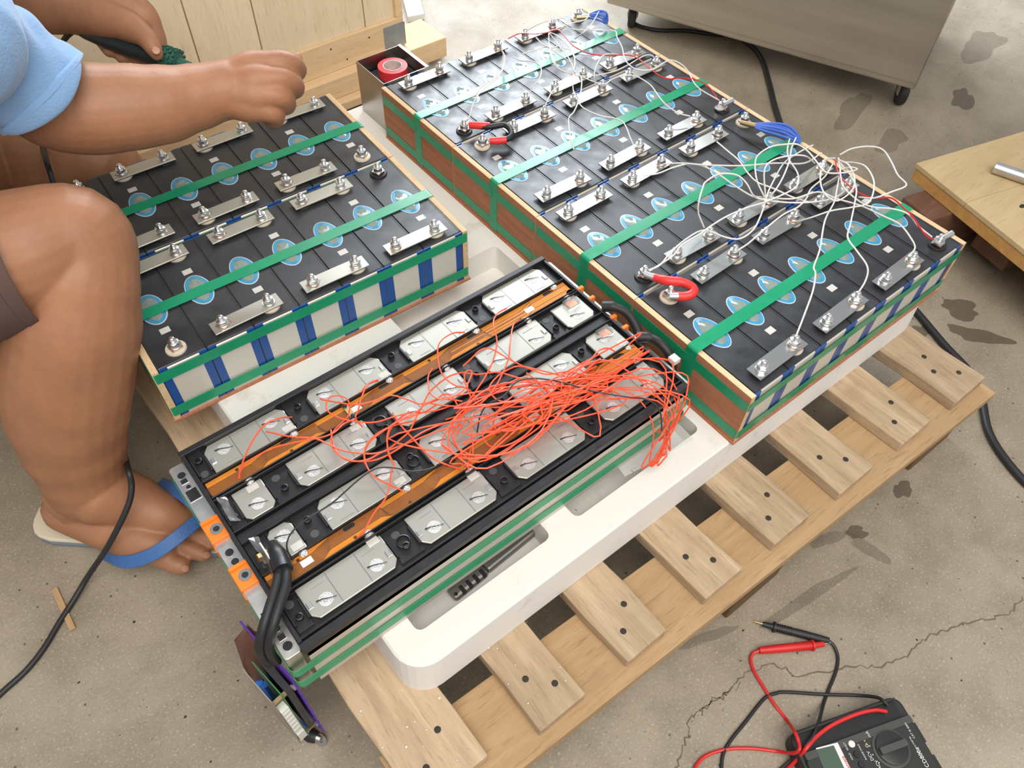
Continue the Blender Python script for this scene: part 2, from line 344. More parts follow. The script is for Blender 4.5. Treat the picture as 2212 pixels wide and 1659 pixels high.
# ================================================================ foam tray
FZ=.24
def ring(poly,z): return [(x,y,z) for x,y in poly]
outer=rrect(-.58,.515,.004,1.072,.042,6); outer_b=rrect(-.583,.518,.001,1.075,.042,6)
pk=[rrect(-.541,-.322,.048,.462,.010,3),rrect(-.277,-.03,.048,.555,.010,3)]
bm=bmesh.new()
def loop(poly,z): return [bm.verts.new((x,y,z)) for x,y in poly]
to=loop(outer,FZ-.003); t2=loop(rrect(-.577,.512,.007,1.069,.040,6),FZ); bo=loop(outer_b,PZ)
n=len(to)
for i in range(n):
    j=(i+1)%n; bm.faces.new((bo[i],bo[j],to[j],to[i])); bm.faces.new((to[i],to[j],t2[j],t2[i]))
bm.faces.new(bo[::-1])
edges=[bm.edges.get((t2[i],t2[(i+1)%n])) for i in range(n)]
for q in pk:
    cx=sum(a for a,_ in q)/len(q); cy=sum(b for _,b in q)/len(q)
    a=loop(q,FZ); d=loop([(cx+(x-cx)*.985,cy+(y-cy)*.99) for x,y in q],FZ-.05); k=len(q)
    for i in range(k): bm.faces.new((a[(i+1)%k],a[i],d[i],d[(i+1)%k]))
    bm.faces.new(d); edges+=[bm.edges.get((a[i],a[(i+1)%k])) for i in range(k)]
bmesh.ops.triangle_fill(bm,edges=edges,use_beauty=True)
bmesh.ops.recalc_face_normals(bm,faces=bm.faces)
me=bpy.data.meshes.new('foam_tray'); bm.to_mesh(me); bm.free(); me.materials.append(MAT['foam']); 
foam=link('foam_tray',me); tag(foam,'white expanded foam packing tray with rectangular pockets lying on the pallet','foam tray')
me.transform(Matrix.Translation((0,-.5,-PZ))); foam.location=(0,.5,PZ)
rd=random.Random(9)
for k in range(34):
    x=rd.uniform(-.26,-.06) if k%2 else rd.uniform(-.53,-.34); y=.056+.021*(k%4)+rd.uniform(-.003,.003)
    MB().lathe([(.0062,0),(.0062,.0004),(.005,.0005),(.005,.0001)],(x,y,FZ-.05),12).build('mould_mark','foam',foam,local=False)
# folded clear sheet on the tray
p=[(-0.1775,0.056,0.2405),(-0.051,0.0396,0.2405),(-0.0453,0.1442,0.2405),(-0.1665,0.1178,0.2405)]
MB().add(p+[(a,b,c_+.0006) for a,b,c_ in p],[(0,1,2,3),(7,6,5,4),(0,4,5,1),(1,5,6,2),(2,6,7,3),(3,7,4,0)]).thing('plastic_sheet','clear_sheet','thin clear plastic sheet lying on the foam tray in front of the module','plastic sheet')

# ================================================================ battery packs
T=.07236; P=.23623; CL=.2322; Y0=.002; ZC=.0035; ZL=.1085; ZT=.1112; YF=.0262; YB=.2072
me_cell=MB().cbox(.0009,T-.0009,Y0,Y0+CL,ZC,ZL,.0012).mesh('cell','alu_can')
mb=MB(); mb.cbox(.0012,T-.0012,Y0+.0022,Y0+CL-.0022,ZL-.0004,ZT,.0010)
mb.box(.0012,.0032,Y0+.004,Y0+CL-.004,ZT-.0004,ZT+.0005); mb.box(T-.0032,T-.0012,Y0+.004,Y0+CL-.004,ZT-.0004,ZT+.0005); me_lid=mb.mesh('lid','lid_black')
me_films=[]
for x in (.0008,T-.0128):
    for y,ya,yb in ((Y0-.0003,Y0-.0003,Y0+.0028),(Y0+CL-.0001,Y0+CL-.0028,Y0+CL+.0003)):
        me_films.append(MB().add([(x,y,ZC+.001),(x+.012,y,ZC+.001),(x+.012,y+.0004,ZC+.001),(x,y+.0004,ZC+.001),(x,ya,ZL+.0014),(x+.012,ya,ZL+.0014),(x+.012,yb,ZL+.0014),(x,yb,ZL+.0014),(x,y,ZL),(x+.012,y,ZL),(x+.012,y+.0004,ZL),(x,y+.0004,ZL)],
          [(3,2,1,0),(4,5,6,7),(0,1,9,8),(1,2,10,9),(2,3,11,10),(3,0,8,11),(8,9,5,4),(9,10,6,5),(10,11,7,6),(11,8,4,7)]).mesh('edge_film','blue_film'))
def ell(a,b,z,n=32): return [(T/2+a*math.cos(2*PI*k/n),Y0+CL/2+b*math.sin(2*PI*k/n),z) for k in range(n)]
mb=MB(); n=32; R4=[ell(.0195,.0345,ZT),ell(.0193,.0343,ZT+.0006),ell(.0180,.0330,ZT+.0008),ell(.0128,.0262,ZT+.0008),ell(.0122,.0255,ZT+.0014),ell(.006,.012,ZT+.0018)]
vs=sum(R4,[]); fs=[];ms=[]
for j,mi in enumerate((2,2,1,0,0)):
    for k in range(n): fs.append((j*n+k,j*n+(k+1)%n,(j+1)*n+(k+1)%n,(j+1)*n+k)); ms.append(mi)
fs.append(tuple(5*n+k for k in range(n))); ms.append(0); mb.add(vs,fs,ms); me_vent=mb.mesh('vent_film',['vent_clear','vent_blue','vent_white'],True)
def stick(y): return MB().box(T/2-.0072,T/2+.0072,y-.0057,y+.0057,ZT,ZT+.0003).mesh('sticker','label_grey')
me_st={'F':stick(.0685),'B':stick(.1645)}
def ringm(mat,y): return MB().lathe([(.0150,0),(.0150,.002),(.0140,.0035),(.0095,.0042),(.0095,.0055),(.004,.0055)],(T/2,y,ZT-.0002),24).mesh('terminal_ring',mat,True)
me_rg={(c,s):ringm(c,y) for c in ('cream_plastic','rubber_black') for s,y in (('F',YF),('B',YB))}
def boltm(z,name='bolt'):
    mb=MB(); mb.lathe([(.0094,0),(.0096,.0004),(.0094,.0014)],(0,0,z),18); mb.lathe([(.0080,.0014),(.0081,.0024),(.0076,.0034)],(0,0,z),18)
    mb.lathe([(.0074,.0034),(.0084,.0040),(.0084,.0085),(.0068,.0097)],(0,0,z),6)
    pr=[(.0044,.0097)]
    for k in range(3): pr+= [(.0045,.0097+.0022*k+.0005),(.0037,.0097+.0022*k+.0016)]
    pr+=[(.0037,.0163),(.0026,.0172)]; mb.lathe(pr,(0,0,z),12); return mb.mesh(name,'zinc',True)
ZB=ZT+.0053
me_bolt=boltm(0)
me_bus={}
for k,(ma,tl) in enumerate((('zinc_bar',0.0),('nickel_bar',0.0))):
    mb=MB(); mb.cbox(-.0535,.0535,-.0130,.0130,0,.0020,.0005); me_bus[k]=mb.mesh('busbar',ma)
mb=MB(); mb.cbox(-.0085,.0085,-.0085,.0085,0,.0009,.0002); me_lug=mb.mesh('square_washer','copper')
mb=MB(); mb.cbox(-.0100,-.0003,0,P-.001,0,.1115,.0006)
mb.m=[0 if abs(sum(mb.v[i][0] for i in f)/4+.0100)<1e-4 or abs(sum(mb.v[i][0] for i in f)/4+.0003)<1e-4 else 1 for f in mb.f]
me_endL=mb.mesh('end_panel',['ply_face','ply_rim'])
mb=MB(); mb.cbox(7*T+.0003,7*T+.0100,0,P-.001,0,.1115,.0006)
mb.m=[0 if abs(sum(mb.v[i][0] for i in f)/4-7*T-.0100)<1e-4 or abs(sum(mb.v[i][0] for i in f)/4-7*T-.0003)<1e-4 else 1 for f in mb.f]
me_endR=mb.mesh('end_panel',['ply_face','ply_rim'])
me_base=MB().box(-.0125,7*T+.0125,-.002,P-.0022,0,.0034).mesh('base_board','ply_face')
me_sp=MB().box(-.0007,.0007,Y0+.002,Y0+CL-.002,ZC,ZL+.0005).mesh('spacer','rubber_black')
def over_strap(mat):
    w=.0205; yc=.1130; x0,x1=-.0102,7*T+.0102; zt=.1131; mb=MB(); r=.004; pts=[];ups=[]
    def arc(cx,cz,a0,a1):
        for k in range(5):
            a=math.radians(a0+(a1-a0)*k/4); pts.append((cx+r*math.cos(a),yc,cz+r*math.sin(a))); ups.append((math.cos(a),0,math.sin(a)))
    arc(x0+r,.0030+r,270,180); arc(x0+r,zt-r,180,90)
    for k in range(1,7): pts.append((x0+(x1-x0)*k/7,yc,zt+.0002*math.sin(k*2.1))); ups.append((0,0,1))
    arc(x1-r,zt-r,90,0); arc(x1-r,.0030+r,0,-90)
    mb.ribbon(pts,ups,w,.0009); return mb.mesh('strap',mat)
def ring_strap(mat,zc,w=.0185):
    x0,x1,y0,y1=-.0103,7*T+.0103,-.0002,P-.0015; r=.004; po=[]; ups=[]
    for cx,cy,a0 in ((x1-r,y0+r,-90),(x1-r,y1-r,0),(x0+r,y1-r,90),(x0+r,y0+r,180)):
        for k in range(5):
            a=math.radians(a0+90*k/4); po.append((cx+r*math.cos(a),cy+r*math.sin(a),zc)); ups.append((math.cos(a),math.sin(a),0))
    return MB().ribbon(po,ups,w,.0007,0,True).mesh('strap',mat)
ST={'right':(over_strap('strap_green'),ring_strap('strap_green',.0880),ring_strap('strap_green',.0205)),'left':(over_strap('strap_green'),ring_strap('strap_green',.0978),ring_strap('strap_green',.0215))}
me_buckle=None
def pack(loc,rz,F,B,cream_odd_F,busk,lugright,label,green='right',group='strapped battery packs'):
    e=empty('battery_pack',loc,rz,label,'battery pack',group)
    link('base_board',me_base,e); link('end_panel',me_endL,e); link('end_panel',me_endR,e)
    for m_ in ST[green]: link('strap',m_,e)
    bc=MB().box(-.0118,-.0104,.118,.140,.0785,.0975); bc.build('strap_joint','strap_green',e,local=True)
    for i in range(7):
        c=link('cell',me_cell,e); c.location=(i*T,0,0)
        link('lid',me_lid,c); link('vent_film',me_vent,c); [link('edge_film',q,c) for q in me_films]
        crF=(i%2==1)==cream_odd_F
        link('sticker',me_st['F' if crF else 'B'],c)
        link('terminal_ring',me_rg[('cream_plastic' if crF else 'rubber_black','F')],c); link('terminal_ring',me_rg[('rubber_black' if crF else 'cream_plastic','B')],c)
        if i: s=link('spacer',me_sp,e); s.location=(i*T,0,0)
    rd=random.Random(int(abs(loc[0]*1000+loc[1]*777)))
    for row,y in ((F,YF),(B,YB)):
        for q in row:
            if isinstance(q,tuple):
                b=link('busbar',me_bus[busk],e); b.location=(q[1]*T,y,ZB); b.rotation_euler=(0,0,rd.uniform(-.03,.03))
                for s in (-1,1):
                    t=link('bolt',me_bolt,b); t.location=(s*T/2,0,.0020+(.0009 if (s>0)==lugright else 0)); t.rotation_euler=(rd.uniform(-.06,.06),rd.uniform(-.06,.06),rd.uniform(0,1))
                l=link('square_washer',me_lug,b); l.location=((1 if lugright else -1)*T/2,0,.0020); l.rotation_euler=(0,0,rd.choice((.2,.6,.9,.75)))
            else:
                t=link('bolt',me_bolt,e); t.location=(q*T+T/2,y,ZB+.0010); t.rotation_euler=(0,0,rd.uniform(0,1))
                l=link('square_washer',me_lug,e); l.location=(q*T+T/2,y,ZB); l.rotation_euler=(0,0,rd.uniform(.1,.6))
    return e
EV=([(0,1),(2,3),(4,5),6],[0,(1,2),(3,4),(5,6)]); OD=([0,(1,2),(3,4),(5,6)],[(0,1),(2,3),(4,5),6])
pack((0,0,.24),0,*EV,True,0,True,'frontmost pack of black cells in the right-hand row, nearest the pallet slats')
pack((0,P,.24),0,*OD,True,0,True,'second pack from the front in the right-hand row, blue wires at its corner')
pack((0,2*P,.24),0,*EV,True,0,True,'third pack from the front in the right-hand row, between the two wire tangles')
pack((0,3*P,.24),0,*OD,True,0,True,'rearmost pack in the right-hand row, beside the steel box with red tape')
LX,LY,LT=-.63488,.53592,-.042326
pack((LX,LY,.24),LT,*OD,False,1,False,'left-hand pack standing behind the open module, beside the bare knee','left')
PL_=P+.0015
pack((LX-PL_*math.sin(LT),LY+PL_*math.cos(LT),.24),LT,*EV,False,1,False,'left-hand pack under the forearm, close to the wooden crate','left')

# ================================================================ open battery module
MX,MY,MZ=-.67,.072,.24
def mw(x,y,z): return (MX+x,MY+y,z)
mod=empty('battery_module',(MX+.3,MY+.16,MZ),0,'opened long battery module with orange flex strips and silver bars, under the orange wire tangle','battery module')
class LB(MB):                                        # module-local builder
    def fin(s,name,mat,parent,smooth=False,bevel=0):
        s.v=[(x+MX,y+MY,z) for x,y,z in s.v]; return s.build(name,mat,parent,smooth,bevel=bevel)
ML,MW=.612,.325; ZB0=.322
LB().cbox(.006,ML-.004,.004,MW-.004,MZ,ZB0,.001).fin('casing','alu',mod)
M('side_plate',(.60,.54,.47),.36,.35,var=.05,vs=9)
for y in (.0005,MW-.004): LB().box(.004,ML-.002,y,y+.0034,MZ,.331).fin('side_plate','side_plate',mod)
# black tray
tr=LB(); tr.box(.002,ML,.0005,MW-.0005,ZB0,.336)
tray=tr.fin('tray','plastic_black',mod)
def rib(x0,x1,y0,y1,z1,name='rib'): LB().cbox(x0,x1,y0,y1,.336,z1,.0006).fin(name,'plastic_black',tray)
rib(0,ML+.001,-.0005,.010,.3445,'rim'); rib(0,ML+.001,.0125,.0150,.3455); rib(0,ML+.001,MW-.007,MW+.0015,.3470,'rim'); rib(.001,.0055,.010,MW-.007,.3465,'rim'); rib(ML-.0035,ML+.001,.010,MW-.007,.345,'rim')
for y in (.0725,.0790,.1072,.1590,.1600+.0180,.2335,.2380,.2672): rib(.006,ML-.004,y,y+.0018,.3455)
rib(.006,ML-.004,.1625,.1760,.3405,'centre_rail')
ROW=[(.271,.318,[(.027,.143),(.178,.294),(.330,.446),(.480,.595)],1),(.184,.232,[(.027,.068),(.103,.219),(.255,.370),(.407,.522),(.551,.604)],0),
     (.111,.158,[(.035,.068),(.103,.220),(.255,.370),(.406,.520),(.552,.604)],1),(.023,.071,[(.028,.145),(.180,.296),(.330,.446),(.481,.595)],0)]
ZBB=.3405
for ri,(y0,y1,bars,up) in enumerate(ROW):
    edges=[.006]+[q for b in bars for q in b]+[ML-.005]
    for k in range(0,len(edges),2):                   # black covers between the bars
        a,b=edges[k],edges[k+1]
        if b-a<.012: continue
        g=LB(); g.cbox(a+.0008,b-.0008,y0-.001,y1+.001,.336,.3378,.0005)
        tc_=g.fin('gap_cover','plastic_black',mod)
        if b-a>.02:
            cx,cy=(a+b)/2,(y0+y1)/2+(.008 if up else -.008)
            LB().lathe([(.0048,.3378),(.0048,.3425),(.0034,.3430),(.0030,.339)],(cx,cy,0),14).fin('post','plastic_black',tc_,True)
            for sx in (a+.0008,b-.0032): LB().cbox(sx,sx+.0024,y0+.008,y1-.012,.3378,.3425,.0004).fin('wall','plastic_black',tc_)
            LB().lathe([(.0055,.3378),(.0055,.3381),(.005,.3382)],(cx-.002,(y0+y1)/2-(.013 if up else -.013),0),14).fin('disc','meter_grey',tc_)
    for a,b in bars:
        ch=.009 if b-a>.06 else .007; p=[]
        lo,hi=(y0,y1) 
        if up: poly=rrect(a,b,lo,hi,.004,3); 
        else: poly=rrect(a,b,lo,hi,.004,3)
        # chamfer the two corners on the closed side
        cc=[]
        if up: cc=[(a,lo),(b,lo),(b,hi-ch),(b-ch*.9,hi),(a+ch*.9,hi),(a,hi-ch)]
        else: cc=[(a+ch*.9,lo),(b-ch*.9,lo),(b,lo+ch),(b,hi),(a,hi),(a,lo+ch)]
        bar=LB().prism(cc,.3372,ZBB).fin('busbar','nickel_bar',mod,bevel=.0012)
        wx=[a+.024,b-.024] if b-a>.07 else [(a+b)/2+.001]
        wy=(y0+y1)/2+(.006 if up else -.008)
        for x in wx:
            LB().lathe([(.0088,ZBB),(.0088,ZBB+.0003),(.0072,ZBB+.0001),(.0055,ZBB+.0005),(.0028,ZBB+.0001),(.0026,ZBB+.0007),(.001,ZBB+.0008)],(x,wy,0),22).fin('weld_spot','weld',bar,True)
            q=LB(); q.ribbon([(x-.011,wy+.004,ZBB+.0006),(x-.004,wy+.0025,ZBB+.0009),(x+.003,wy-.001,ZBB+.0009),(x+.012,wy-.004,ZBB+.0006)],(0,0,1),[.0018,.0012,.0009,.0006],.0002); q.fin('pen_mark','pen_black',bar)
            if b-a>.07:
                LB().box(x+(.014 if x<(a+b)/2 else -.015),x+(.015 if x<(a+b)/2 else -.014),y0+.002,y1-.002,ZBB,ZBB+.0005).fin('crease','zinc_bar',bar)
                yy=y0+.005 if up else y1-.012
                LB().box(x-.009,x+.009,yy,yy+.0008,ZBB,ZBB+.0004).fin('crease','zinc_bar',bar)
            xe=x-.019 if x<(a+b)/2 else x+.019
            if b-a>.07:
                LB().cbox(xe-.003,xe+.003,(y0+y1)/2-.008,(y0+y1)/2+.001,ZBB,ZBB+.0016,.0005).fin('clip','zinc',bar)
    # sense tabs with solder on the strip side
TABS=[]
for (y,sgn,xs) in ((.267,1,(.135,.286,.438,.588)),(.237,-1,(.055,.207,.362,.512,.590)),(.107,1,(.060,.208,.360,.512,.596)),(.080,-1,(.135,.287,.440,.588))):
    for x in xs:
        LB().lathe([(.0062,.338),(.0066,.3405),(.0046,.3432),(.0015,.3442)],(x,y,0),9).fin('solder_joint','solder',mod,True); TABS.append(mw(x,y,.344))
        LB().cbox(x-.007,x+.007,y-.002 if sgn<0 else y-.004,y+.004 if sgn<0 else y+.002,.3378,.3386,.0002).fin('sense_tab','copper',mod)
        LB().cbox(x-.009,x+.006,y+sgn*.012-.005,y+sgn*.012+.005,ZBB,ZBB+.0003,.0001).fin('printed_patch','label_grey',mod)
# orange flex strips with dark conductor lines
for (y0,y1,dark) in ((.2395,.2662,0),(.0812,.1068,1)):
    f=LB().cbox(.008,ML-.006,y0,y1,.3392,.3400,.0002).fin('flex_strip','kapton',mod)
    n=11; segs=[(.008,0),(.075,0),(.088,1),(.16,1),(.172,0),(.235,0),(.25,1),(.30,1),(.312,0),(.37,0),(.382,1),(.44,1),(.452,0),(.52,0),(.532,1),(.60,1)]
    for k in range(n):
        L_=LB(); yb=y0+.0035+k*.00150; pts=[]
        for x,s in segs:
            nmax=.60-k*.035 if dark else .15+k*.045
            if x>.60-.03*((k*5)%7): break
            pts.append((x+k*.0006*(1 if s else -1),yb+(.0062 if s else 0),.3400))
        if len(pts)>1: L_.ribbon(pts,(0,0,1),.00085,.00018); L_.fin('conductor','trace',f)
    for x in (.05,.12,.2,.275,.35,.425,.505,.58):
        LB().lathe([(.0024,.34),(.0024,.3402),(.0014,.3402)],(x,y1-.005 if int(x*100)%2 else y0+.005,0),10).fin('rivet','trace',f)
    for x in (.125,.278,.43,.575): LB().prism(rrect(x-.012,x+.004,(y1-.0065),(y1-.001),.0025,3),.34,.3403).fin('slot','pen_black',f)
    for x in (.215 if not dark else .40,.52 if not dark else .05): LB().cbox(x,x+.015,y0+.008,y0+.017,.34,.3404,.0001).fin('label','print_white',f)
b_=LB().cbox(.208,.216,.238,.268,.3402,.3425,.0004).fin('clamp_plate','brass',mod)
for y in (.242,.264): LB().lathe([(.0035,.3425),(.0034,.3445),(.0018,.3452)],(.212,y,0),8).fin('rivet','rubber_black',b_,True)
for x,y in ((.237,.214),(.163,.046),(.237,.134)): LB().lathe([(.009,.3378),(.009,.3415),(.0075,.3420),(.0068,.3385)],(x,y,0),18).fin('socket','plastic_black',mod,True)
# end plates
for side in (0,1):
    x0,x1=((-.020,.001) if not side else (ML-.001,ML+.012)); ytop=MW-.006
    ep=LB().prism(rrect(x0,x1,.006,ytop,.0045,3),MZ+.002,.3345).fin('end_plate','alu',mod,bevel=.0008)
    if side: continue
    for y,r in ((.300,.0052),(.279,.0030),(.164,.0052),(.149,.0048),(.045,.0036),(.020,.0056)):
        LB().lathe([(r*1.25,.3345),(r*1.2,.3351),(r,.3351),(r*.98,.3346)],(-.0095,y,0),16).fin('bore_rim','zinc',ep,True)
        LB().lathe([(r,.3346),(r*.98,.3349)],(-.0095,y,0),16).fin('bore','pen_black',ep)
    for a,b,c,d in ((-.0145,-.0065,.2865,.2935),(-.0165,-.0025,.256,.274),(-.0165,-.0025,.053,.072),(-.014,-.006,.030,.037)):
        LB().box(a,b,c,d,.3345,.3348).fin('pocket','pen_black',ep); LB().box(a-.0008,b+.0008,c-.0008,c,.3345,.335).fin('pocket_edge','zinc',ep)
    for y0,y1 in ((.183,.219),(.107,.143)):
        cp=LB(); cp.cbox(-.0215,.0035,y0,y1,.318,.3405,.001); cp=cp.fin('orange_cap','orange_cap',mod,bevel=.0008)
        LB().box(-.0205,.0030,y1-.007,y1-.004,.3405,.3425).fin('lip','orange_cap',cp); LB().box(-.0215,.0035,y0-.009,y0,.318,.333).fin('skirt','orange_cap',cp)
        LB().lathe([(.0078,.3405),(.0078,.3413),(.0040,.3413),(.0036,.3407)],(-.008,(y0+y1)/2-.002,0),22).fin('bushing','zinc_bar',cp,True)
        LB().lathe([(.0037,.3407),(.0036,.3412)],(-.008,(y0+y1)/2-.002,0),16).fin('bushing_hole','pen_black',cp)
# green straps round the module
def mring(zc,w,mat):
    x0,x1,y0,y1=-.0208,ML+.0125,-.0003,MW-.0005; r=.008; po=[];ups=[]
    for cx,cy,a0 in ((x1-r,y0+r,-90),(x1-r,y1-r,0),(x0+r,y1-r,90),(x0+r,y0+r,180)):
        for k in range(6):
            a=math.radians(a0+90*k/5); po.append((cx+r*math.cos(a),cy+r*math.sin(a),zc)); ups.append((math.cos(a),math.sin(a),0))
    q=LB(); q.ribbon(po,ups,w,.0008,0,True); q.fin('strap',mat,mod)
mring(.2995,.0175,'strap_pale'); mring(.2625,.0175,'strap_pale')
# right-hand terminals: clear window covers, orange lugs, thick black cables
for y in (.225,.150):
    LB().cbox(.575,.598,y-.010,y+.006,ZBB,.3475,.002).fin('clear_cover','clear_film',mod)
    LB().cbox(.578,.594,y-.007,y+.003,ZBB+.0002,.3412,.0002).fin('code_label','copper',mod)
    for dy in (.012,-.014): LB().cbox(ML-.001,ML+.010,y+dy-.003,y+dy+.003,.334,.346,.001).fin('orange_lug','orange_cap',mod)
    LB().lathe([(.011,.334),(.011,.3395),(.009,.340)],(.602,y+.014 if y>.2 else y+.013,0),18).fin('terminal_boss','rubber_black',mod,True)
# clear film flaps at the left terminals
for px,py in ((.024,.190),(.030,.115)):
    L_=LB(); rd=random.Random(int(py*100)); vs=[];fs=[]
    for i in range(7):
        for j in range(3): vs.append((px-.004-.005*j+rd.uniform(-.0012,.0012),py+.042*i/6,ZBB+.0015+.008*j*(1-.35*abs(i-3)/3)+rd.uniform(-.0015,.0015)))
    for i in range(6):
        for j in range(2): fs.append((i*3+j,i*3+j+1,i*3+j+4,i*3+j+3))
    L_.add(vs,fs); o=L_.fin('film_flap','clear_film',mod); so=o.modifiers.new('thickness','SOLIDIFY'); so.thickness=.0006
# left terminal: plate, bolt and crimped black cables down to the board
t=LB(); t.obox((.020,.118,.352),(.28,0,.96),(0,1,0),(-.96,0,.28),.013,.018,.0009); tp=t.fin('terminal_plate','alu',mod)
LB().lathe([(.0062,0),(.0068,.001),(.0068,.005),(.0058,.006)],(.0215,.124,.353),6,ax=(1,0,-.25)).fin('hex_bolt','brass',tp,True)
LB().lathe([(.0058,0),(.0058,.005)],(.0175,.124,.3545),6,ax=(-1,0,.25)).fin('hex_nut','brass',tp,True)
# ---------------------------------------------------------------- black battery cables and control board
for k,pts in enumerate(([(-0.6365,0.188,0.357),(-0.6425,0.1687,0.36),(-0.6552,0.1508,0.362),(-0.674,0.1319,0.362),(-0.6909,0.1186,0.354),(-0.7045,0.1114,0.335),(-0.7081,0.1122,0.305),(-0.7044,0.1127,0.275)],[(-0.6331,0.1854,0.357),(-0.6375,0.1648,0.36),(-0.6469,0.1443,0.362),(-0.6658,0.1256,0.362),(-0.6828,0.1123,0.354),(-0.6956,0.1065,0.335),(-0.6987,0.1076,0.305),(-0.6979,0.109,0.275)])):
    w=MB(); w.tube(spline(pts,6),.0060,12); w.thing('battery_cable','rubber_black',('left one of the two' if k==0 else 'right one of the two')+' thick black cables bending from the module to the board','cable','cables to the board',True)
w=MB(); w.tube(spline([(-0.6356,0.2033,0.352),(-0.6366,0.1875,0.358),(-0.6388,0.1738,0.359),(-0.6412,0.162,0.361)],5),[.008,.0085,.009,.0095,.010,.0105,.011,.0112,.0115,.0117,.0118,.0118,.0118,.0118,.0118,.0118],14)
w.thing('crimp_boot','plastic_black','shrunk black sleeve gathering the two cables at the bolted terminal','cable sleeve',smooth=True)
M('cover_tan',(.33,.29,.24),.4,.3)
BD=Vector((-.16,.987,0)).normalized(); BN=Vector((-.987,-.16,0)).normalized(); B0=Vector((-.6925,.082,.048))
bms=empty('control_board',(B0.x,B0.y,0),0,'battery control board in purple backing hanging beside the module end','circuit board')
def bbox(name,u0,u1,n0,n1,z0,z1,mat,parent=bms,bevel=0):
    c=B0+BD*((u0+u1)/2)+BN*((n0+n1)/2); c=Vector((c.x,c.y,(z0+z1)/2)); q=MB(); q.obox(c,BD,BN,Vector((0,0,1)),(u1-u0)/2,(n1-n0)/2,(z1-z0)/2); return q.build(name,mat,parent,bevel=bevel)
bbox('backing_sheet',0,.100,0,.0020,.040,.278,'purple',bevel=.0008)
for k in range(10): bbox('sheet_rib',-.0012,.0003,-.0004,.0024,.047+.021*k,.056+.021*k,'purple')
bbox('heat_sink',.006,.060,.0055,.0140,.080,.235,'lid_black')
bbox('circuit_card',.004,.064,.0185,.0200,.066,.242,'pcb_green')
bbox('cover_plate',.006,.062,.0320,.0335,.060,.248,'cover_tan')
bbox('connector',.002,.014,.0205,.0315,.115,.205,'white_plastic'); bbox('connector',.0005,.012,.0205,.0310,.082,.108,'white_plastic')
for k in range(6): bbox('connector_rib',.0010,.0019,.0215,.0305,.121+.014*k,.129+.014*k,'white_plastic')
for z in (.072,.228): bbox('standoff',.006,.011,.003,.0318,z,z+.005,'brass')
for z in (.078,.234): bbox('screw',.001,.006,.0022,.0050,z,z+.006,'zinc')
q=MB(); rd=random.Random(3); vs=[];fs=[]
INN=[(-0.6947,0.1513,0.262),(-0.7043,0.1455,0.235),(-0.7095,0.1489,0.185),(-0.7138,0.1423,0.125),(-0.7122,0.1227,0.07)]; OUT=[(-0.7054,0.1709,0.275),(-0.7262,0.1724,0.252),(-0.7355,0.1671,0.19),(-0.7383,0.1613,0.135),(-0.7234,0.1382,0.075)]
for i in range(5):
    for j in range(5):
        t=j/4; a=Vector(INN[i])*(1-t)+Vector(OUT[i])*t; vs.append((a.x+rd.uniform(-.002,.002),a.y+rd.uniform(-.003,.003),a.z+rd.uniform(-.003,.003)))
for i in range(4):
    for j in range(4): fs.append((i*5+j,i*5+j+1,i*5+j+6,i*5+j+5))
q.add(vs,fs); o=q.build('insulation_paper','brown_paper',bms,True); so_=o.modifiers.new('thickness','SOLIDIFY'); so_.thickness=.0008
for k,pts in enumerate(([(-0.7296,0.1525,0.15),(-0.7293,0.1442,0.105),(-0.7265,0.1322,0.05),(-0.7207,0.1166,0.022),(-0.7145,0.1034,0.016)],[(-0.7247,0.1464,0.15),(-0.7232,0.1383,0.1),(-0.7197,0.1251,0.046),(-0.7149,0.113,0.024),(-0.7118,0.1022,0.018)])):
    w=MB(); w.tube(spline(pts,6),.0052,10); w.thing('output_cable','cable_blue',('lower' if k==0 else 'upper')+' of the two thick blue cables running under the control board','cable','blue output cables',True)
lg=empty('cable_lug',(-0.7043,0.0966,0),0,'black-sleeved metal cable lug resting on the floor at the end of the blue cables','cable lug')
w=MB(); w.tube([(-0.7161,0.1098,0.0125),(-0.7103,0.0989,0.0125),(-0.7057,0.0914,0.012)],[.0085,.0105,.0085],12); w.build('sleeve','rubber_black',lg,True)
w=MB(); w.tube([(-0.7059,0.0927,0.011),(-0.7025,0.0872,0.01)],[.0065,.006],12); w.build('barrel','steel',lg,True)
w=MB(); w.lathe([(.010,0),(.010,.003),(.0045,.003),(.0045,.0005)],(-0.7015,0.0877,0.006),18,ax=(-.6,-.3,.6)); w.build('ring','steel',lg,True)
# thick black link cables at the right end
for k,pts in enumerate(([(-0.0526,0.2584,0.345),(-0.0411,0.2426,0.349),(-0.0329,0.2221,0.345),(-0.037,0.1955,0.335),(-0.0482,0.1748,0.325),(-0.0645,0.1528,0.315)],[(-0.0528,0.1837,0.343),(-0.0391,0.1689,0.345),(-0.0351,0.149,0.345),(-0.0337,0.1308,0.335),(-0.0358,0.1199,0.315),(-0.0473,0.1162,0.3)])):
    w=MB(); sp=spline(pts,6); w.tube(sp,[.0085 if i<6 else .0068 for i in range(len(sp))],12); w.thing('link_cable','rubber_black',('rear' if k==0 else 'front')+' of two thick black link cables at the right end of the open module','cable','module link cables',True)

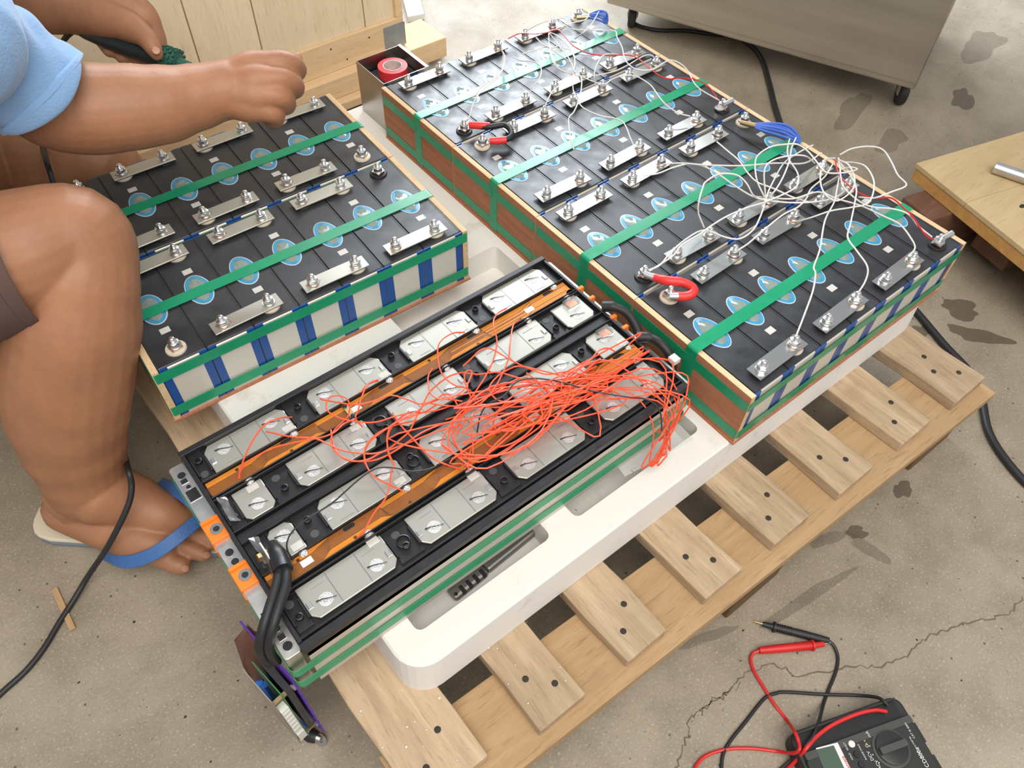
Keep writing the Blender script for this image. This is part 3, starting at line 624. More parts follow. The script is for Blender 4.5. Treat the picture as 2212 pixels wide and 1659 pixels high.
# ================================================================ wires
def wire(name,pts,r,mat,label,cat='wire',group=None,n=6,k=5):
    w=MB(); w.tube(spline(pts,k),r,n); return w.thing(name,mat,label,cat,group,True)
WH=[[(0.1104,0.0297,0.37),(0.1471,0.0471,0.3794),(0.1883,0.0675,0.3866),(0.2164,0.0866,0.39),(0.2261,0.0975,0.39),(0.2636,0.1161,0.39),(0.3244,0.1541,0.39),(0.374,0.1742,0.39),(0.4066,0.1928,0.3866),(0.4655,0.2281,0.3794),(0.5034,0.257,0.37)],
[(0.2497,0.0281,0.37),(0.2706,0.0335,0.3854),(0.2836,0.0452,0.397),(0.2953,0.074,0.4),(0.309,0.1019,0.4),(0.3383,0.1192,0.4),(0.3845,0.1459,0.4),(0.4228,0.17,0.397),(0.46,0.2051,0.3854),(0.4939,0.246,0.37)],
[(0.3863,0.0314,0.37),(0.3999,0.0328,0.3794),(0.4055,0.048,0.3866),(0.4144,0.0765,0.39),(0.4098,0.1055,0.39),(0.4019,0.1428,0.39),(0.3844,0.1771,0.39),(0.3735,0.2068,0.39),(0.3298,0.223,0.3866),(0.3078,0.256,0.3794),(0.3176,0.2685,0.37)],
[(0.4567,0.0353,0.37),(0.4429,0.0584,0.3842),(0.4408,0.081,0.3944),(0.4307,0.1032,0.395),(0.4097,0.1242,0.395),(0.4024,0.1454,0.395),(0.4128,0.187,0.3944),(0.4589,0.2251,0.3842),(0.4994,0.2539,0.37)],
[(0.3099,0.1914,0.37),(0.3101,0.171,0.3927),(0.3298,0.1528,0.409),(0.3614,0.1378,0.41),(0.3937,0.1291,0.41),(0.4399,0.153,0.41),(0.4657,0.1851,0.409),(0.4862,0.2139,0.3927),(0.4983,0.2457,0.37)],
[(0.1763,0.204,0.37),(0.1942,0.1995,0.3777),(0.2161,0.1996,0.3835),(0.2482,0.2033,0.385),(0.2905,0.2074,0.385),(0.3216,0.205,0.385),(0.3499,0.2105,0.385),(0.3797,0.2233,0.3835),(0.4313,0.2333,0.3777),(0.4842,0.2532,0.37)],
[(0.0375,0.2563,0.37),(0.0542,0.2505,0.3755),(0.0815,0.2568,0.3802),(0.1195,0.2618,0.3838),(0.1579,0.2585,0.385),(0.172,0.2281,0.385),(0.1884,0.2109,0.385),(0.2224,0.2126,0.385),(0.2649,0.2318,0.385),(0.3045,0.2552,0.385),(0.3368,0.2713,0.3838),(0.401,0.2982,0.3802),(0.4579,0.3056,0.3755),(0.4966,0.308,0.37)],
[(0.0369,0.2545,0.37),(0.0791,0.2504,0.3792),(0.1039,0.2548,0.3869),(0.1361,0.2511,0.3931),(0.1638,0.2523,0.395),(0.2035,0.2527,0.395),(0.2455,0.247,0.395),(0.2812,0.2386,0.395),(0.3424,0.2331,0.395),(0.3692,0.2461,0.395),(0.3862,0.2648,0.3931),(0.4069,0.2943,0.3869),(0.4374,0.3206,0.3792),(0.4811,0.3477,0.37)],
[(0.1775,0.2727,0.37),(0.1707,0.2865,0.3957),(0.1727,0.292,0.4149),(0.1931,0.3054,0.42),(0.21,0.314,0.42),(0.2422,0.3143,0.42),(0.2628,0.2962,0.42),(0.2656,0.2752,0.4149),(0.274,0.2615,0.3957),(0.3119,0.2673,0.37)],
[(0.2397,0.4285,0.372),(0.2531,0.3999,0.385),(0.2745,0.37,0.39),(0.3241,0.3301,0.39),(0.3765,0.2999,0.39),(0.4231,0.2735,0.385),(0.488,0.283,0.372)],
[(0.1884,0.4261,0.372),(0.2089,0.4111,0.3772),(0.2369,0.4034,0.3814),(0.2612,0.3916,0.3847),(0.2768,0.3707,0.385),(0.2807,0.3392,0.385),(0.2802,0.3005,0.385),(0.2858,0.2609,0.385),(0.3136,0.2267,0.385),(0.3501,0.1999,0.3847),(0.3885,0.187,0.3814),(0.4244,0.1885,0.3772),(0.4591,0.1986,0.372)],
[(0.3584,0.4139,0.375),(0.3461,0.3784,0.3814),(0.3367,0.3436,0.385),(0.3249,0.3177,0.385),(0.318,0.2889,0.385),(0.3272,0.2599,0.385),(0.3395,0.229,0.3814),(0.3597,0.2074,0.375)],
[(0.4829,0.3373,0.375),(0.425,0.3071,0.3958),(0.386,0.2819,0.4),(0.341,0.2589,0.4),(0.3074,0.247,0.3958),(0.3071,0.2575,0.375)],
[(0.4856,0.2481,0.39),(0.4942,0.2362,0.4054),(0.5062,0.2151,0.417),(0.5132,0.1941,0.42),(0.4973,0.1657,0.42),(0.4758,0.1373,0.42),(0.4646,0.1132,0.42),(0.4342,0.1194,0.417),(0.4152,0.1329,0.4054),(0.4173,0.1577,0.39)],
[(0.3116,0.2651,0.375),(0.3189,0.2905,0.3871),(0.3392,0.3155,0.3973),(0.3513,0.3214,0.4056),(0.3785,0.3201,0.41),(0.4029,0.3108,0.41),(0.4218,0.2968,0.41),(0.4207,0.274,0.41),(0.41,0.2474,0.41),(0.3995,0.2214,0.41),(0.4118,0.2067,0.41),(0.4397,0.1985,0.4056),(0.4662,0.2009,0.3973),(0.4748,0.2171,0.3871),(0.4713,0.2307,0.375)],
[(0.3139,0.2634,0.375),(0.3294,0.2888,0.4041),(0.3559,0.2933,0.41),(0.3904,0.282,0.41),(0.4151,0.2707,0.4041),(0.4508,0.2695,0.375)],
[(0.4845,0.2539,0.38),(0.4452,0.2514,0.3954),(0.3978,0.2276,0.407),(0.3629,0.1995,0.41),(0.351,0.1765,0.41),(0.3574,0.1613,0.41),(0.3961,0.164,0.41),(0.4288,0.1823,0.407),(0.4666,0.218,0.3954),(0.4854,0.2473,0.38)]]
WHL=['white wire running from the bottom-left busbar up to the right-hand tangle','white wire with a bend from the middle front busbar into the tangle','white wire curving in an S from the right front busbar','white wire beside the red one at the front right corner lug','white wire from the second-row busbar curling into the right-hand tangle','white wire from the small busbar nearest the red jumper side','white wire snaking from the red jumper terminal across four cells','white wire running parallel from the red jumper terminal to the blue bundle','white wire standing in a tall arch over the second green strap','long straight white wire crossing the second strap to the right edge','white wire sweeping low along the second pack into the tangle','white wire leaving the busbar below the blue bundle','white wire dropping from the blue wire bundle to a busbar','white wire looping out past the right edge of the packs','white wire with the widest loop at the right edge','short white wire arching behind the wide loop','white wire wound into a small coil at the right edge']
for p,l in zip(WH,WHL): wire('white_wire',p,.00135,'white_wire',l,'wire','white sense wires, front tangle')
BK=[[(0.2394,0.8835,0.37),(0.2195,0.8497,0.3814),(0.1864,0.8106,0.3895),(0.1542,0.7886,0.39),(0.1303,0.78,0.39),(0.1032,0.77,0.39),(0.0747,0.7543,0.3895),(0.0432,0.728,0.3814),(0.0393,0.7358,0.37)],
[(0.2387,0.8791,0.37),(0.1898,0.8182,0.3825),(0.1523,0.7958,0.385),(0.1199,0.789,0.385),(0.102,0.7815,0.3825),(0.0949,0.7771,0.37)],
[(0.2608,0.8451,0.375),(0.28,0.8297,0.3833),(0.3005,0.8255,0.385),(0.3144,0.8129,0.385),(0.3354,0.8182,0.3833),(0.3636,0.8408,0.375)],
[(0.1913,0.736,0.37),(0.1945,0.7345,0.3827),(0.2096,0.7348,0.39),(0.2325,0.7533,0.39),(0.2455,0.7754,0.39),(0.2423,0.7937,0.39),(0.2351,0.8167,0.3827),(0.244,0.8538,0.37)],
[(0.172,0.6785,0.37),(0.1798,0.6742,0.3866),(0.2057,0.6904,0.39),(0.2339,0.6996,0.39),(0.2649,0.7143,0.3866),(0.3049,0.7369,0.37)],
[(0.1434,0.5541,0.37),(0.1511,0.5727,0.3799),(0.1767,0.609,0.3881),(0.1924,0.6136,0.3944),(0.2172,0.6306,0.395),(0.2485,0.6576,0.395),(0.2761,0.689,0.395),(0.2791,0.7089,0.395),(0.2925,0.735,0.395),(0.3037,0.7603,0.3944),(0.322,0.8031,0.3881),(0.3421,0.8454,0.3799),(0.3613,0.884,0.37)],
[(0.2626,0.6986,0.38),(0.28,0.7154,0.3894),(0.2978,0.7322,0.3966),(0.315,0.7585,0.4),(0.3122,0.777,0.4),(0.2965,0.7837,0.4),(0.2798,0.7796,0.4),(0.2623,0.7557,0.4),(0.2608,0.7412,0.3966),(0.2694,0.7321,0.3894),(0.2893,0.7233,0.38)],
[(0.234,0.4944,0.37),(0.2409,0.5136,0.3757),(0.2577,0.5486,0.3798),(0.2546,0.5704,0.38),(0.2406,0.5888,0.38),(0.2315,0.6158,0.38),(0.2325,0.6402,0.3798),(0.2545,0.6827,0.3757),(0.2731,0.7065,0.37)],
[(0.2943,0.7254,0.375),(0.295,0.7029,0.3835),(0.3156,0.682,0.3896),(0.348,0.6732,0.39),(0.3843,0.6738,0.39),(0.4163,0.6781,0.39),(0.4394,0.6784,0.3896),(0.4536,0.674,0.3835),(0.4533,0.6688,0.375)],
[(0.3061,0.7139,0.372),(0.3062,0.6846,0.3776),(0.3111,0.661,0.3821),(0.3297,0.6612,0.385),(0.3499,0.6597,0.385),(0.3719,0.648,0.385),(0.3774,0.6307,0.385),(0.376,0.6009,0.385),(0.3627,0.5678,0.385),(0.3573,0.5397,0.3821),(0.3633,0.5148,0.3776),(0.3803,0.5004,0.372)],
[(0.304,0.6753,0.372),(0.3004,0.6794,0.3953),(0.3229,0.6977,0.4),(0.3551,0.7153,0.4),(0.3781,0.7156,0.3953),(0.4189,0.7312,0.372)],
[(0.3569,0.8758,0.375),(0.3355,0.8294,0.3958),(0.3242,0.7848,0.4),(0.3125,0.7557,0.4),(0.2997,0.7327,0.3958),(0.2991,0.7309,0.375)],
[(0.4024,0.8995,0.375),(0.3908,0.8602,0.3822),(0.3933,0.8313,0.3885),(0.4193,0.7976,0.3939),(0.4375,0.7716,0.3984),(0.4219,0.7473,0.4),(0.4055,0.7161,0.4),(0.3853,0.6886,0.4),(0.3749,0.6687,0.4),(0.3727,0.6433,0.4),(0.3911,0.6253,0.4),(0.4117,0.6237,0.4),(0.4319,0.627,0.4),(0.4521,0.6271,0.3984),(0.4638,0.612,0.3939),(0.464,0.5913,0.3885),(0.4479,0.5493,0.3822),(0.4579,0.5001,0.375)],
[(0.3763,0.8203,0.38),(0.3674,0.7888,0.41),(0.4022,0.803,0.41),(0.4891,0.8727,0.38)],
[(0.3195,0.9081,0.375),(0.3333,0.8921,0.3909),(0.3497,0.8794,0.4),(0.3723,0.8733,0.4),(0.3836,0.8702,0.4),(0.3824,0.8557,0.4),(0.3667,0.8526,0.3909),(0.3692,0.8771,0.375)],
[(0.3797,0.8695,0.375),(0.3742,0.8429,0.3994),(0.3952,0.8414,0.4),(0.4215,0.839,0.3994),(0.4851,0.8956,0.375)],
[(0.3464,0.8671,0.38),(0.2983,0.8096,0.3995),(0.2774,0.7767,0.4),(0.2606,0.7444,0.3995),(0.2778,0.7408,0.38)],
[(0.3214,0.8765,0.375),(0.3017,0.8336,0.3875),(0.3005,0.8097,0.39),(0.2998,0.7866,0.39),(0.3037,0.7657,0.3875),(0.317,0.7546,0.375)]]
for i,p in enumerate(BK): wire('white_wire',p,.0012,'white_wire','thin white sense wire in the loose tangle over the rear packs','wire','white sense wires, rear tangle')
wire('red_wire',[(0.4875,0.2541,0.375),(0.4487,0.2208,0.3844),(0.4268,0.1861,0.3916),(0.4201,0.1586,0.395),(0.4292,0.1384,0.395),(0.4518,0.1215,0.395),(0.4475,0.0957,0.395),(0.4393,0.0707,0.395),(0.4315,0.0511,0.3916),(0.4325,0.0357,0.3844),(0.4468,0.028,0.375)],.0013,'red_wire','thin red wire running to the front right corner lug')
wire('red_wire',[(0.2725,0.9071,0.375),(0.2878,0.9028,0.3797),(0.297,0.8941,0.384),(0.3118,0.8723,0.3877),(0.3321,0.8575,0.391),(0.3488,0.8514,0.3939),(0.352,0.839,0.395),(0.344,0.8104,0.395),(0.3378,0.7811,0.395),(0.3401,0.7557,0.395),(0.3491,0.7351,0.395),(0.3713,0.7142,0.395),(0.3974,0.6975,0.395),(0.4087,0.6799,0.395),(0.4056,0.6477,0.395),(0.4007,0.6198,0.395),(0.4023,0.5987,0.3939),(0.4167,0.5873,0.391),(0.4399,0.5815,0.3877),(0.4628,0.5612,0.384),(0.4681,0.535,0.3797),(0.4563,0.5012,0.375)],.0012,'red_wire','thin red wire winding across the two rear packs')
# jumpers between neighbouring packs
j=empty('jumper_lead',(.05,.23,.352),0,'short bent jumper wrapped in bright red tape near the front left of the packs','jumper cable')
w=MB(); w.tube(spline([(0.0353,0.2449,0.366),(0.0433,0.2239,0.37),(0.0585,0.205,0.372),(0.0632,0.188,0.371),(0.0567,0.182,0.368),(0.0453,0.1858,0.366),(0.0339,0.1956,0.365)],6),[.0065]*4+[.0075]*8+[.0065]*8+[.0072]*17,12); w.build('taped_cable','red_tape',j,True)
for q in ([(0.0285,0.2563,0.367),(0.0349,0.2427,0.367)],[(0.0255,0.1995,0.367),(0.0356,0.1919,0.367)]):
    w=MB(); w.tube(q,[.0052,.006],10); w.build('lug','zinc',j,True)
j=empty('jumper_lead',(.06,.70,.352),0,'curved black jumper with red taped ends between the two rear packs','jumper cable')
w=MB(); w.tube(spline([(0.0441,0.7205,0.367),(0.064,0.6968,0.37),(0.0872,0.6831,0.372),(0.0888,0.6662,0.371),(0.08,0.6522,0.369),(0.0657,0.6526,0.367),(0.0483,0.6639,0.366)],6),.0055,10); w.build('cable','rubber_black',j,True)
for p in ([(0.0408,0.7246,0.368),(0.0518,0.7111,0.37),(0.067,0.6981,0.37)],[(0.0428,0.6662,0.367),(0.0532,0.6567,0.368),(0.0665,0.6485,0.369)]):
    w=MB(); w.tube(p,[.0062,.0072,.0066],10); w.build('tape_wrap','red_tape',j,True)
# blue output bundles with brass lugs
for gi,(lugp,pts,lab) in enumerate((([(0.4458,0.434,0.369),(0.4565,0.4082,0.371)],[(1630,272),(1660,276),(1690,282),(1712,292),(1728,306)],'by the second pack'),([(0.4492,0.8965,0.369),(0.4713,0.8805,0.371)],[(1272,36),(1290,33),(1305,38),(1312,48)],'at the rearmost corner'))):
    e=empty('blue_wire_bundle',lugp[1],0,'bundle of blue wires crimped in a brass lug '+lab,'wire bundle')
    w=MB(); w.tube(lugp,[.0042,.0055],10); w.build('lug','brass',e,True)
    for k in range(5):
        q=[]
        for i,(u,v) in enumerate(pts):
            t=i/(len(pts)-1); q.append((u,v,t))
        base=([(0.4551,0.4092,0.371),(0.47,0.3893,0.372),(0.4798,0.3661,0.375),(0.4851,0.3466,0.374),(0.4929,0.3326,0.365)] if gi==0 else [(0.4697,0.8817,0.371),(0.4811,0.8687,0.376),(0.4893,0.8557,0.374),(0.4984,0.8536,0.362)])
        pp=[]
        for i,b in enumerate(base):
            s=math.sin(PI*i/(len(base)-1)); pp.append((b[0]+(k-2)*.0016+(k-2)*.003*s,b[1]+(k-2)*.0016+.004*s*(k%2),b[2]+.0012*(k%3)+.006*s*(k-2)/2.5))
        w=MB(); w.tube(spline(pp,6),.0024,7); w.build('strand','blue_wire',e,True)
# ring lugs at the two corner terminals of the right row
for pz,pe,lab in (((0.4611,0.0237,0.37),(0.4842,0.02,0.373),'front right corner terminal'),((0.4508,0.4906,0.37),(0.4792,0.4882,0.373),'third pack corner terminal')):
    e=empty('cable_lug',pz,0,'bare silver crimp lug bolted on the '+lab,'cable lug')
    a,b_=Vector(pz),Vector(pe); w=MB(); w.tube([a+(b_-a)*.35,b_+(b_-a)*.1],[.0042,.0052],12); w.build('barrel','zinc',e,True)
    w=MB(); w.lathe([(.009,0),(.009,.0016),(.004,.0016)],a-Vector((0,0,.004)),18); w.build('ring','zinc',e,True)
# ---------------------------------------------------------------- orange-red sense wires
OL='thin orange-red sense wire in the tangle lying over the open module'; OG='orange-red sense wires'
def ow(p,lab=None): wire('sense_wire',p,.00110,'orange_wire',lab or OL,'wire',None if lab else OG)
ow([(-0.6245,0.3163,0.346),(-0.6072,0.3237,0.3676),(-0.5836,0.3403,0.372),(-0.5621,0.3509,0.372),(-0.5412,0.3513,0.3676),(-0.5249,0.3595,0.346)],'orange-red wire rising in an arch from the leftmost solder joint')
ow([(-0.6232,0.3154,0.346),(-0.6183,0.3186,0.3551),(-0.5999,0.3206,0.3616),(-0.5705,0.3192,0.362),(-0.5404,0.3083,0.362),(-0.517,0.2977,0.362),(-0.4975,0.293,0.3616),(-0.4783,0.3016,0.3551),(-0.4598,0.3058,0.346)],'orange-red wire leaving the leftmost joint along the rear strip')
ow([(-0.5638,0.3563,0.35),(-0.5584,0.3452,0.3552),(-0.5506,0.3307,0.3593),(-0.5371,0.3143,0.362),(-0.5201,0.2988,0.362),(-0.5085,0.2741,0.362),(-0.4972,0.2558,0.362),(-0.4759,0.2358,0.362),(-0.455,0.227,0.362),(-0.4241,0.2215,0.3593),(-0.3878,0.2171,0.3552),(-0.3508,0.2086,0.35)],'orange-red wire from the second joint stretching right across the middle')
ow([(-0.4716,0.3122,0.346),(-0.4946,0.3003,0.3535),(-0.5079,0.2807,0.3593),(-0.5091,0.2577,0.362),(-0.5003,0.2415,0.362),(-0.4857,0.2291,0.362),(-0.4693,0.2224,0.362),(-0.4437,0.2208,0.362),(-0.406,0.225,0.3593),(-0.3736,0.223,0.3535),(-0.3444,0.2176,0.346)])
ow([(-0.3926,0.1548,0.346),(-0.4115,0.1687,0.3618),(-0.4201,0.1895,0.365),(-0.4216,0.2246,0.365),(-0.4214,0.2547,0.3618),(-0.414,0.2839,0.346)])
ow([(-0.5479,0.153,0.346),(-0.5381,0.1526,0.3546),(-0.5171,0.1618,0.3615),(-0.499,0.1666,0.366),(-0.4826,0.1808,0.366),(-0.4714,0.1951,0.366),(-0.4629,0.2025,0.366),(-0.4597,0.219,0.366),(-0.4484,0.2394,0.366),(-0.4336,0.2542,0.3615),(-0.4158,0.2645,0.3546),(-0.3954,0.2723,0.346)],'orange-red wire running up from the front solder joint near the middle')
ow([(-0.4701,0.1746,0.346),(-0.4829,0.1906,0.3562),(-0.4912,0.2052,0.3636),(-0.4899,0.2248,0.364),(-0.4802,0.2435,0.364),(-0.4646,0.2534,0.364),(-0.4454,0.2565,0.3636),(-0.4208,0.2566,0.3562),(-0.3941,0.253,0.346)])
ow([(-0.1719,0.343,0.346),(-0.1971,0.3339,0.3574),(-0.2182,0.3152,0.3655),(-0.2331,0.2872,0.366),(-0.2561,0.264,0.366),(-0.2817,0.2472,0.366),(-0.3094,0.2337,0.3655),(-0.3271,0.23,0.3574),(-0.3466,0.2306,0.346)],'orange-red wire falling from the rearmost right joint')
ow([(-0.1717,0.313,0.346),(-0.1925,0.3012,0.3574),(-0.2212,0.2719,0.3655),(-0.2398,0.2516,0.366),(-0.2624,0.2358,0.366),(-0.2891,0.221,0.366),(-0.3149,0.2131,0.3655),(-0.3433,0.2178,0.3574),(-0.3633,0.2311,0.346)],'orange-red wire falling from the joint beside the first single bar')
ow([(-0.2505,0.3418,0.346),(-0.2706,0.3426,0.3574),(-0.2958,0.3354,0.3655),(-0.3111,0.3226,0.366),(-0.327,0.2947,0.366),(-0.331,0.2751,0.366),(-0.327,0.2567,0.3655),(-0.3138,0.2481,0.3574),(-0.3096,0.2272,0.346)],'orange-red wire bowing from the third rear joint')
ow([(-0.3995,0.3421,0.346),(-0.4195,0.3331,0.3626),(-0.4374,0.3185,0.366),(-0.4528,0.3027,0.366),(-0.4624,0.2951,0.3626),(-0.4586,0.2889,0.346)])
ow([(-0.3267,0.3148,0.346),(-0.3451,0.2978,0.3572),(-0.36,0.2719,0.366),(-0.3623,0.2543,0.37),(-0.3528,0.244,0.37),(-0.3255,0.2417,0.37),(-0.298,0.2589,0.37),(-0.3029,0.2658,0.37),(-0.3118,0.2573,0.366),(-0.318,0.2356,0.3572),(-0.3125,0.22,0.346)])
ow([(-0.0994,0.1814,0.346),(-0.1129,0.1846,0.3597),(-0.1339,0.1829,0.3694),(-0.1527,0.1774,0.37),(-0.1707,0.1769,0.37),(-0.186,0.1769,0.37),(-0.2101,0.182,0.3694),(-0.2289,0.1899,0.3597),(-0.246,0.1955,0.346)],'orange-red wire from the front single bar joint')
ow([(-0.2927,0.2881,0.352),(-0.2798,0.2881,0.3565),(-0.2631,0.2906,0.3604),(-0.253,0.2868,0.3636),(-0.2471,0.275,0.366),(-0.2401,0.2481,0.366),(-0.2298,0.2213,0.366),(-0.2161,0.1969,0.366),(-0.1901,0.1829,0.366),(-0.1713,0.1604,0.366),(-0.1457,0.1456,0.366),(-0.1169,0.1424,0.366),(-0.0995,0.1411,0.3636),(-0.0762,0.1328,0.3604),(-0.0622,0.125,0.3565),(-0.0509,0.1162,0.352)],'orange-red wire ending at the small white plug')
ow([(-0.2999,0.2782,0.352),(-0.2865,0.2594,0.3572),(-0.2655,0.2439,0.3613),(-0.2541,0.2232,0.364),(-0.2358,0.1955,0.364),(-0.2129,0.178,0.364),(-0.1795,0.1617,0.364),(-0.154,0.1469,0.364),(-0.129,0.1419,0.364),(-0.1004,0.1419,0.3613),(-0.0769,0.1355,0.3572),(-0.0497,0.1164,0.352)])
ow([(-0.0482,0.1174,0.35),(-0.0676,0.0961,0.3583),(-0.0865,0.0809,0.36),(-0.1028,0.0707,0.36),(-0.1203,0.0589,0.3583),(-0.139,0.0501,0.35)],'orange-red wire dropping from the white plug over the module edge')
ow([(-0.4806,0.359,0.352),(-0.4786,0.3511,0.356),(-0.4663,0.3331,0.3596),(-0.4574,0.3196,0.3626),(-0.4535,0.3142,0.3651),(-0.4432,0.3069,0.366),(-0.4285,0.3022,0.366),(-0.4145,0.2994,0.366),(-0.405,0.2955,0.366),(-0.397,0.2848,0.366),(-0.3892,0.2709,0.366),(-0.3849,0.2623,0.366),(-0.3737,0.2564,0.366),(-0.3598,0.2545,0.3651),(-0.3478,0.2571,0.3626),(-0.3404,0.253,0.3596),(-0.3386,0.2442,0.356),(-0.3409,0.2311,0.352)])
ow([(-0.4742,0.3113,0.35),(-0.4667,0.3096,0.3541),(-0.4571,0.3198,0.3578),(-0.4546,0.3294,0.3611),(-0.4587,0.3365,0.3638),(-0.4654,0.3409,0.366),(-0.4742,0.3423,0.366),(-0.4819,0.3364,0.366),(-0.4862,0.3267,0.366),(-0.4838,0.3146,0.366),(-0.4757,0.2995,0.366),(-0.4649,0.2874,0.366),(-0.4542,0.2768,0.366),(-0.4414,0.2695,0.366),(-0.4232,0.2645,0.366),(-0.4066,0.2601,0.3638),(-0.3913,0.2535,0.3611),(-0.3796,0.2488,0.3578),(-0.3625,0.2443,0.3541),(-0.3477,0.2434,0.35)])
ow([(-0.495,0.3068,0.35),(-0.5022,0.2902,0.3538),(-0.5072,0.2728,0.3572),(-0.5079,0.2553,0.3601),(-0.5025,0.2421,0.3626),(-0.4915,0.2325,0.364),(-0.4807,0.2289,0.364),(-0.4678,0.2286,0.364),(-0.4535,0.2272,0.364),(-0.4363,0.2299,0.364),(-0.4196,0.2332,0.364),(-0.4078,0.2405,0.364),(-0.3965,0.2484,0.364),(-0.3843,0.2559,0.364),(-0.3709,0.2654,0.3626),(-0.3599,0.2727,0.3601),(-0.3431,0.279,0.3572),(-0.319,0.2834,0.3538),(-0.2995,0.2807,0.35)])
ow([(-0.4875,0.2346,0.35),(-0.4817,0.2439,0.3569),(-0.4716,0.2498,0.3624),(-0.4605,0.2516,0.366),(-0.445,0.2534,0.366),(-0.4298,0.2543,0.366),(-0.4101,0.2545,0.366),(-0.3956,0.2524,0.366),(-0.3794,0.2555,0.366),(-0.3645,0.2554,0.3624),(-0.3498,0.2547,0.3569),(-0.3292,0.24,0.35)])
ow([(-0.4582,0.2121,0.35),(-0.4568,0.2229,0.3591),(-0.4514,0.2353,0.3656),(-0.4443,0.2454,0.366),(-0.4341,0.2538,0.366),(-0.4237,0.2547,0.366),(-0.4029,0.2505,0.3656),(-0.3814,0.2504,0.3591),(-0.3594,0.2564,0.35)])
ow([(-0.4331,0.3363,0.352),(-0.4275,0.3403,0.3461),(-0.4161,0.3455,0.346),(-0.4077,0.3459,0.3461),(-0.4016,0.3397,0.352)])
# dense part of the tangle
def PM(x,y,z): return (MX+x,MY+y,z)
rd=random.Random(21); CON=[(-0.1022,0.0596,0.293),(-0.1167,0.0367,0.262)]
NT=11
T2=[q for q in TABS if q[0]>MX+.27 and q[1]<MY+.15]
for k in range(NT):
    s=rd.choice(T2); pts=[s,(s[0]+rd.uniform(-.015,.02),s[1]+rd.uniform(-.02,.01),.358)]
    nm=rd.choice((2,3,3,4))
    for i in range(nm):
        t=i/max(1,nm-1); cx=.335+.17*t; cy=.115-.055*t
        pts.append(PM(cx+rd.gauss(0,.045),cy+rd.gauss(0,.030),.349+rd.uniform(.0,.022)))
    if k%2==0:
        c=PM(.40+rd.gauss(0,.04),.10+rd.gauss(0,.02),.36); r=rd.uniform(.02,.05); a0=rd.uniform(0,6)
        for i in range(5): pts.append((c[0]+r*math.cos(a0+i*1.2),c[1]+.6*r*math.sin(a0+i*1.2),c[2]+rd.uniform(-.006,.01)))
    pts.append(PM(.545+rd.gauss(0,.025),.035+rd.uniform(-.015,.02),.352+rd.uniform(0,.014)))
    pts.append(PM(.560+rd.gauss(0,.022),-.010+rd.uniform(-.012,.006),.338+rd.uniform(-.02,.012)))
    t=k/(NT-1); cz=[CON[0][q]*(1-t)+CON[1][q]*t for q in range(3)]
    pts.append((cz[0]-.018+rd.gauss(0,.016),cz[1]-.004+rd.gauss(0,.006),cz[2]+rd.uniform(-.012,.02))); pts.append(tuple(cz)); ow(pts)
for k in range(4):
    p=[PM(.36+.09*math.cos(q*1.15+k)+rd.gauss(0,.012),.105+.05*math.sin(q*1.15+k)+rd.gauss(0,.008),.352+rd.uniform(0,.016)) for q in range(7)]
    ow(p)
e=empty('wire_plug',CON[1],0,'row of crimped pins ending the orange-red wires over the foam','plug')
for k in range(14):
    t=(k+.5)/14; c=Vector(CON[0])*(1-t)+Vector(CON[1])*t; w=MB(); w.tube([c-Vector((.002,.001,0)),c+Vector((.004,.001,0))],.0012,6); w.build('pin','solder',e)
w=MB(); c=(-0.0467,0.1153,0.351); w.cbox(c[0]-.006,c[0]+.006,c[1]-.007,c[1]+.006,c[2]-.002,c[2]+.007,.001); w.thing('wire_plug','white_plastic','small white plug lying at the module right end','plug')
wire('black_wire',[(-0.6246,0.1748,0.346),(-0.6253,0.1819,0.3554),(-0.6216,0.1884,0.3634),(-0.6104,0.194,0.3701),(-0.59,0.1959,0.375),(-0.5732,0.1956,0.375),(-0.552,0.1965,0.375),(-0.534,0.2002,0.375),(-0.5157,0.204,0.375),(-0.4981,0.2063,0.375),(-0.4814,0.2038,0.375),(-0.4658,0.1907,0.375),(-0.4522,0.1782,0.3701),(-0.4294,0.1706,0.3634),(-0.3997,0.172,0.3554),(-0.3764,0.1737,0.346)],.0011,'cord_black','thin black wire curving over the left half of the module')
wire('black_wire',[(-0.345,0.1848,0.352),(-0.3274,0.2013,0.3565),(-0.3103,0.2087,0.3604),(-0.2969,0.2054,0.3636),(-0.2842,0.2034,0.366),(-0.2596,0.2117,0.366),(-0.2414,0.2069,0.366),(-0.2237,0.1923,0.366),(-0.2038,0.1669,0.366),(-0.1882,0.1414,0.366),(-0.1703,0.1187,0.366),(-0.1513,0.0976,0.366),(-0.1375,0.087,0.3636),(-0.1291,0.0725,0.3604),(-0.1322,0.0565,0.3565),(-0.1477,0.0378,0.352)],.0011,'cord_black','thin black wire threading through the orange-red tangle')

# ================================================================ wooden crate behind
crate=empty('shipping_crate',(-.45,1.75,0),0,'large pale plywood crate standing behind the packs','crate')
XE=.345
for x0,x1 in ((-1.6,-1.0),(-.997,-.60),(-.597,-.190),(-.187,-.040),(-.037,.239),(.242,XE-.002)):
    MB().box(x0,x1,1.442,1.456,.10,1.0).build('plank','crate_wood',crate,bevel=.001)
MB().box(-1.6,XE,1.430,1.4415,.100,.178).build('bottom_rail','rail_wood',crate,bevel=.0015)
MB().box(XE-.020,XE,1.4300,1.4415,.1785,1.0).build('corner_stile','rail_wood',crate,bevel=.001)
MB().box(-1.6,XE-.0205,1.430,1.4415,.92,1.0).build('top_rail','rail_wood',crate,bevel=.001)
MB().box(-1.6,XE,1.4565,2.15,.10,.115).build('floor_panel','crate_wood',crate)
MB().box(XE-.014,XE,1.4565,2.15,.116,1.0).build('side_panel','crate_wood',crate)
MB().box(-1.6,XE-.015,2.136,2.15,.116,1.0).build('rear_panel','crate_wood',crate)
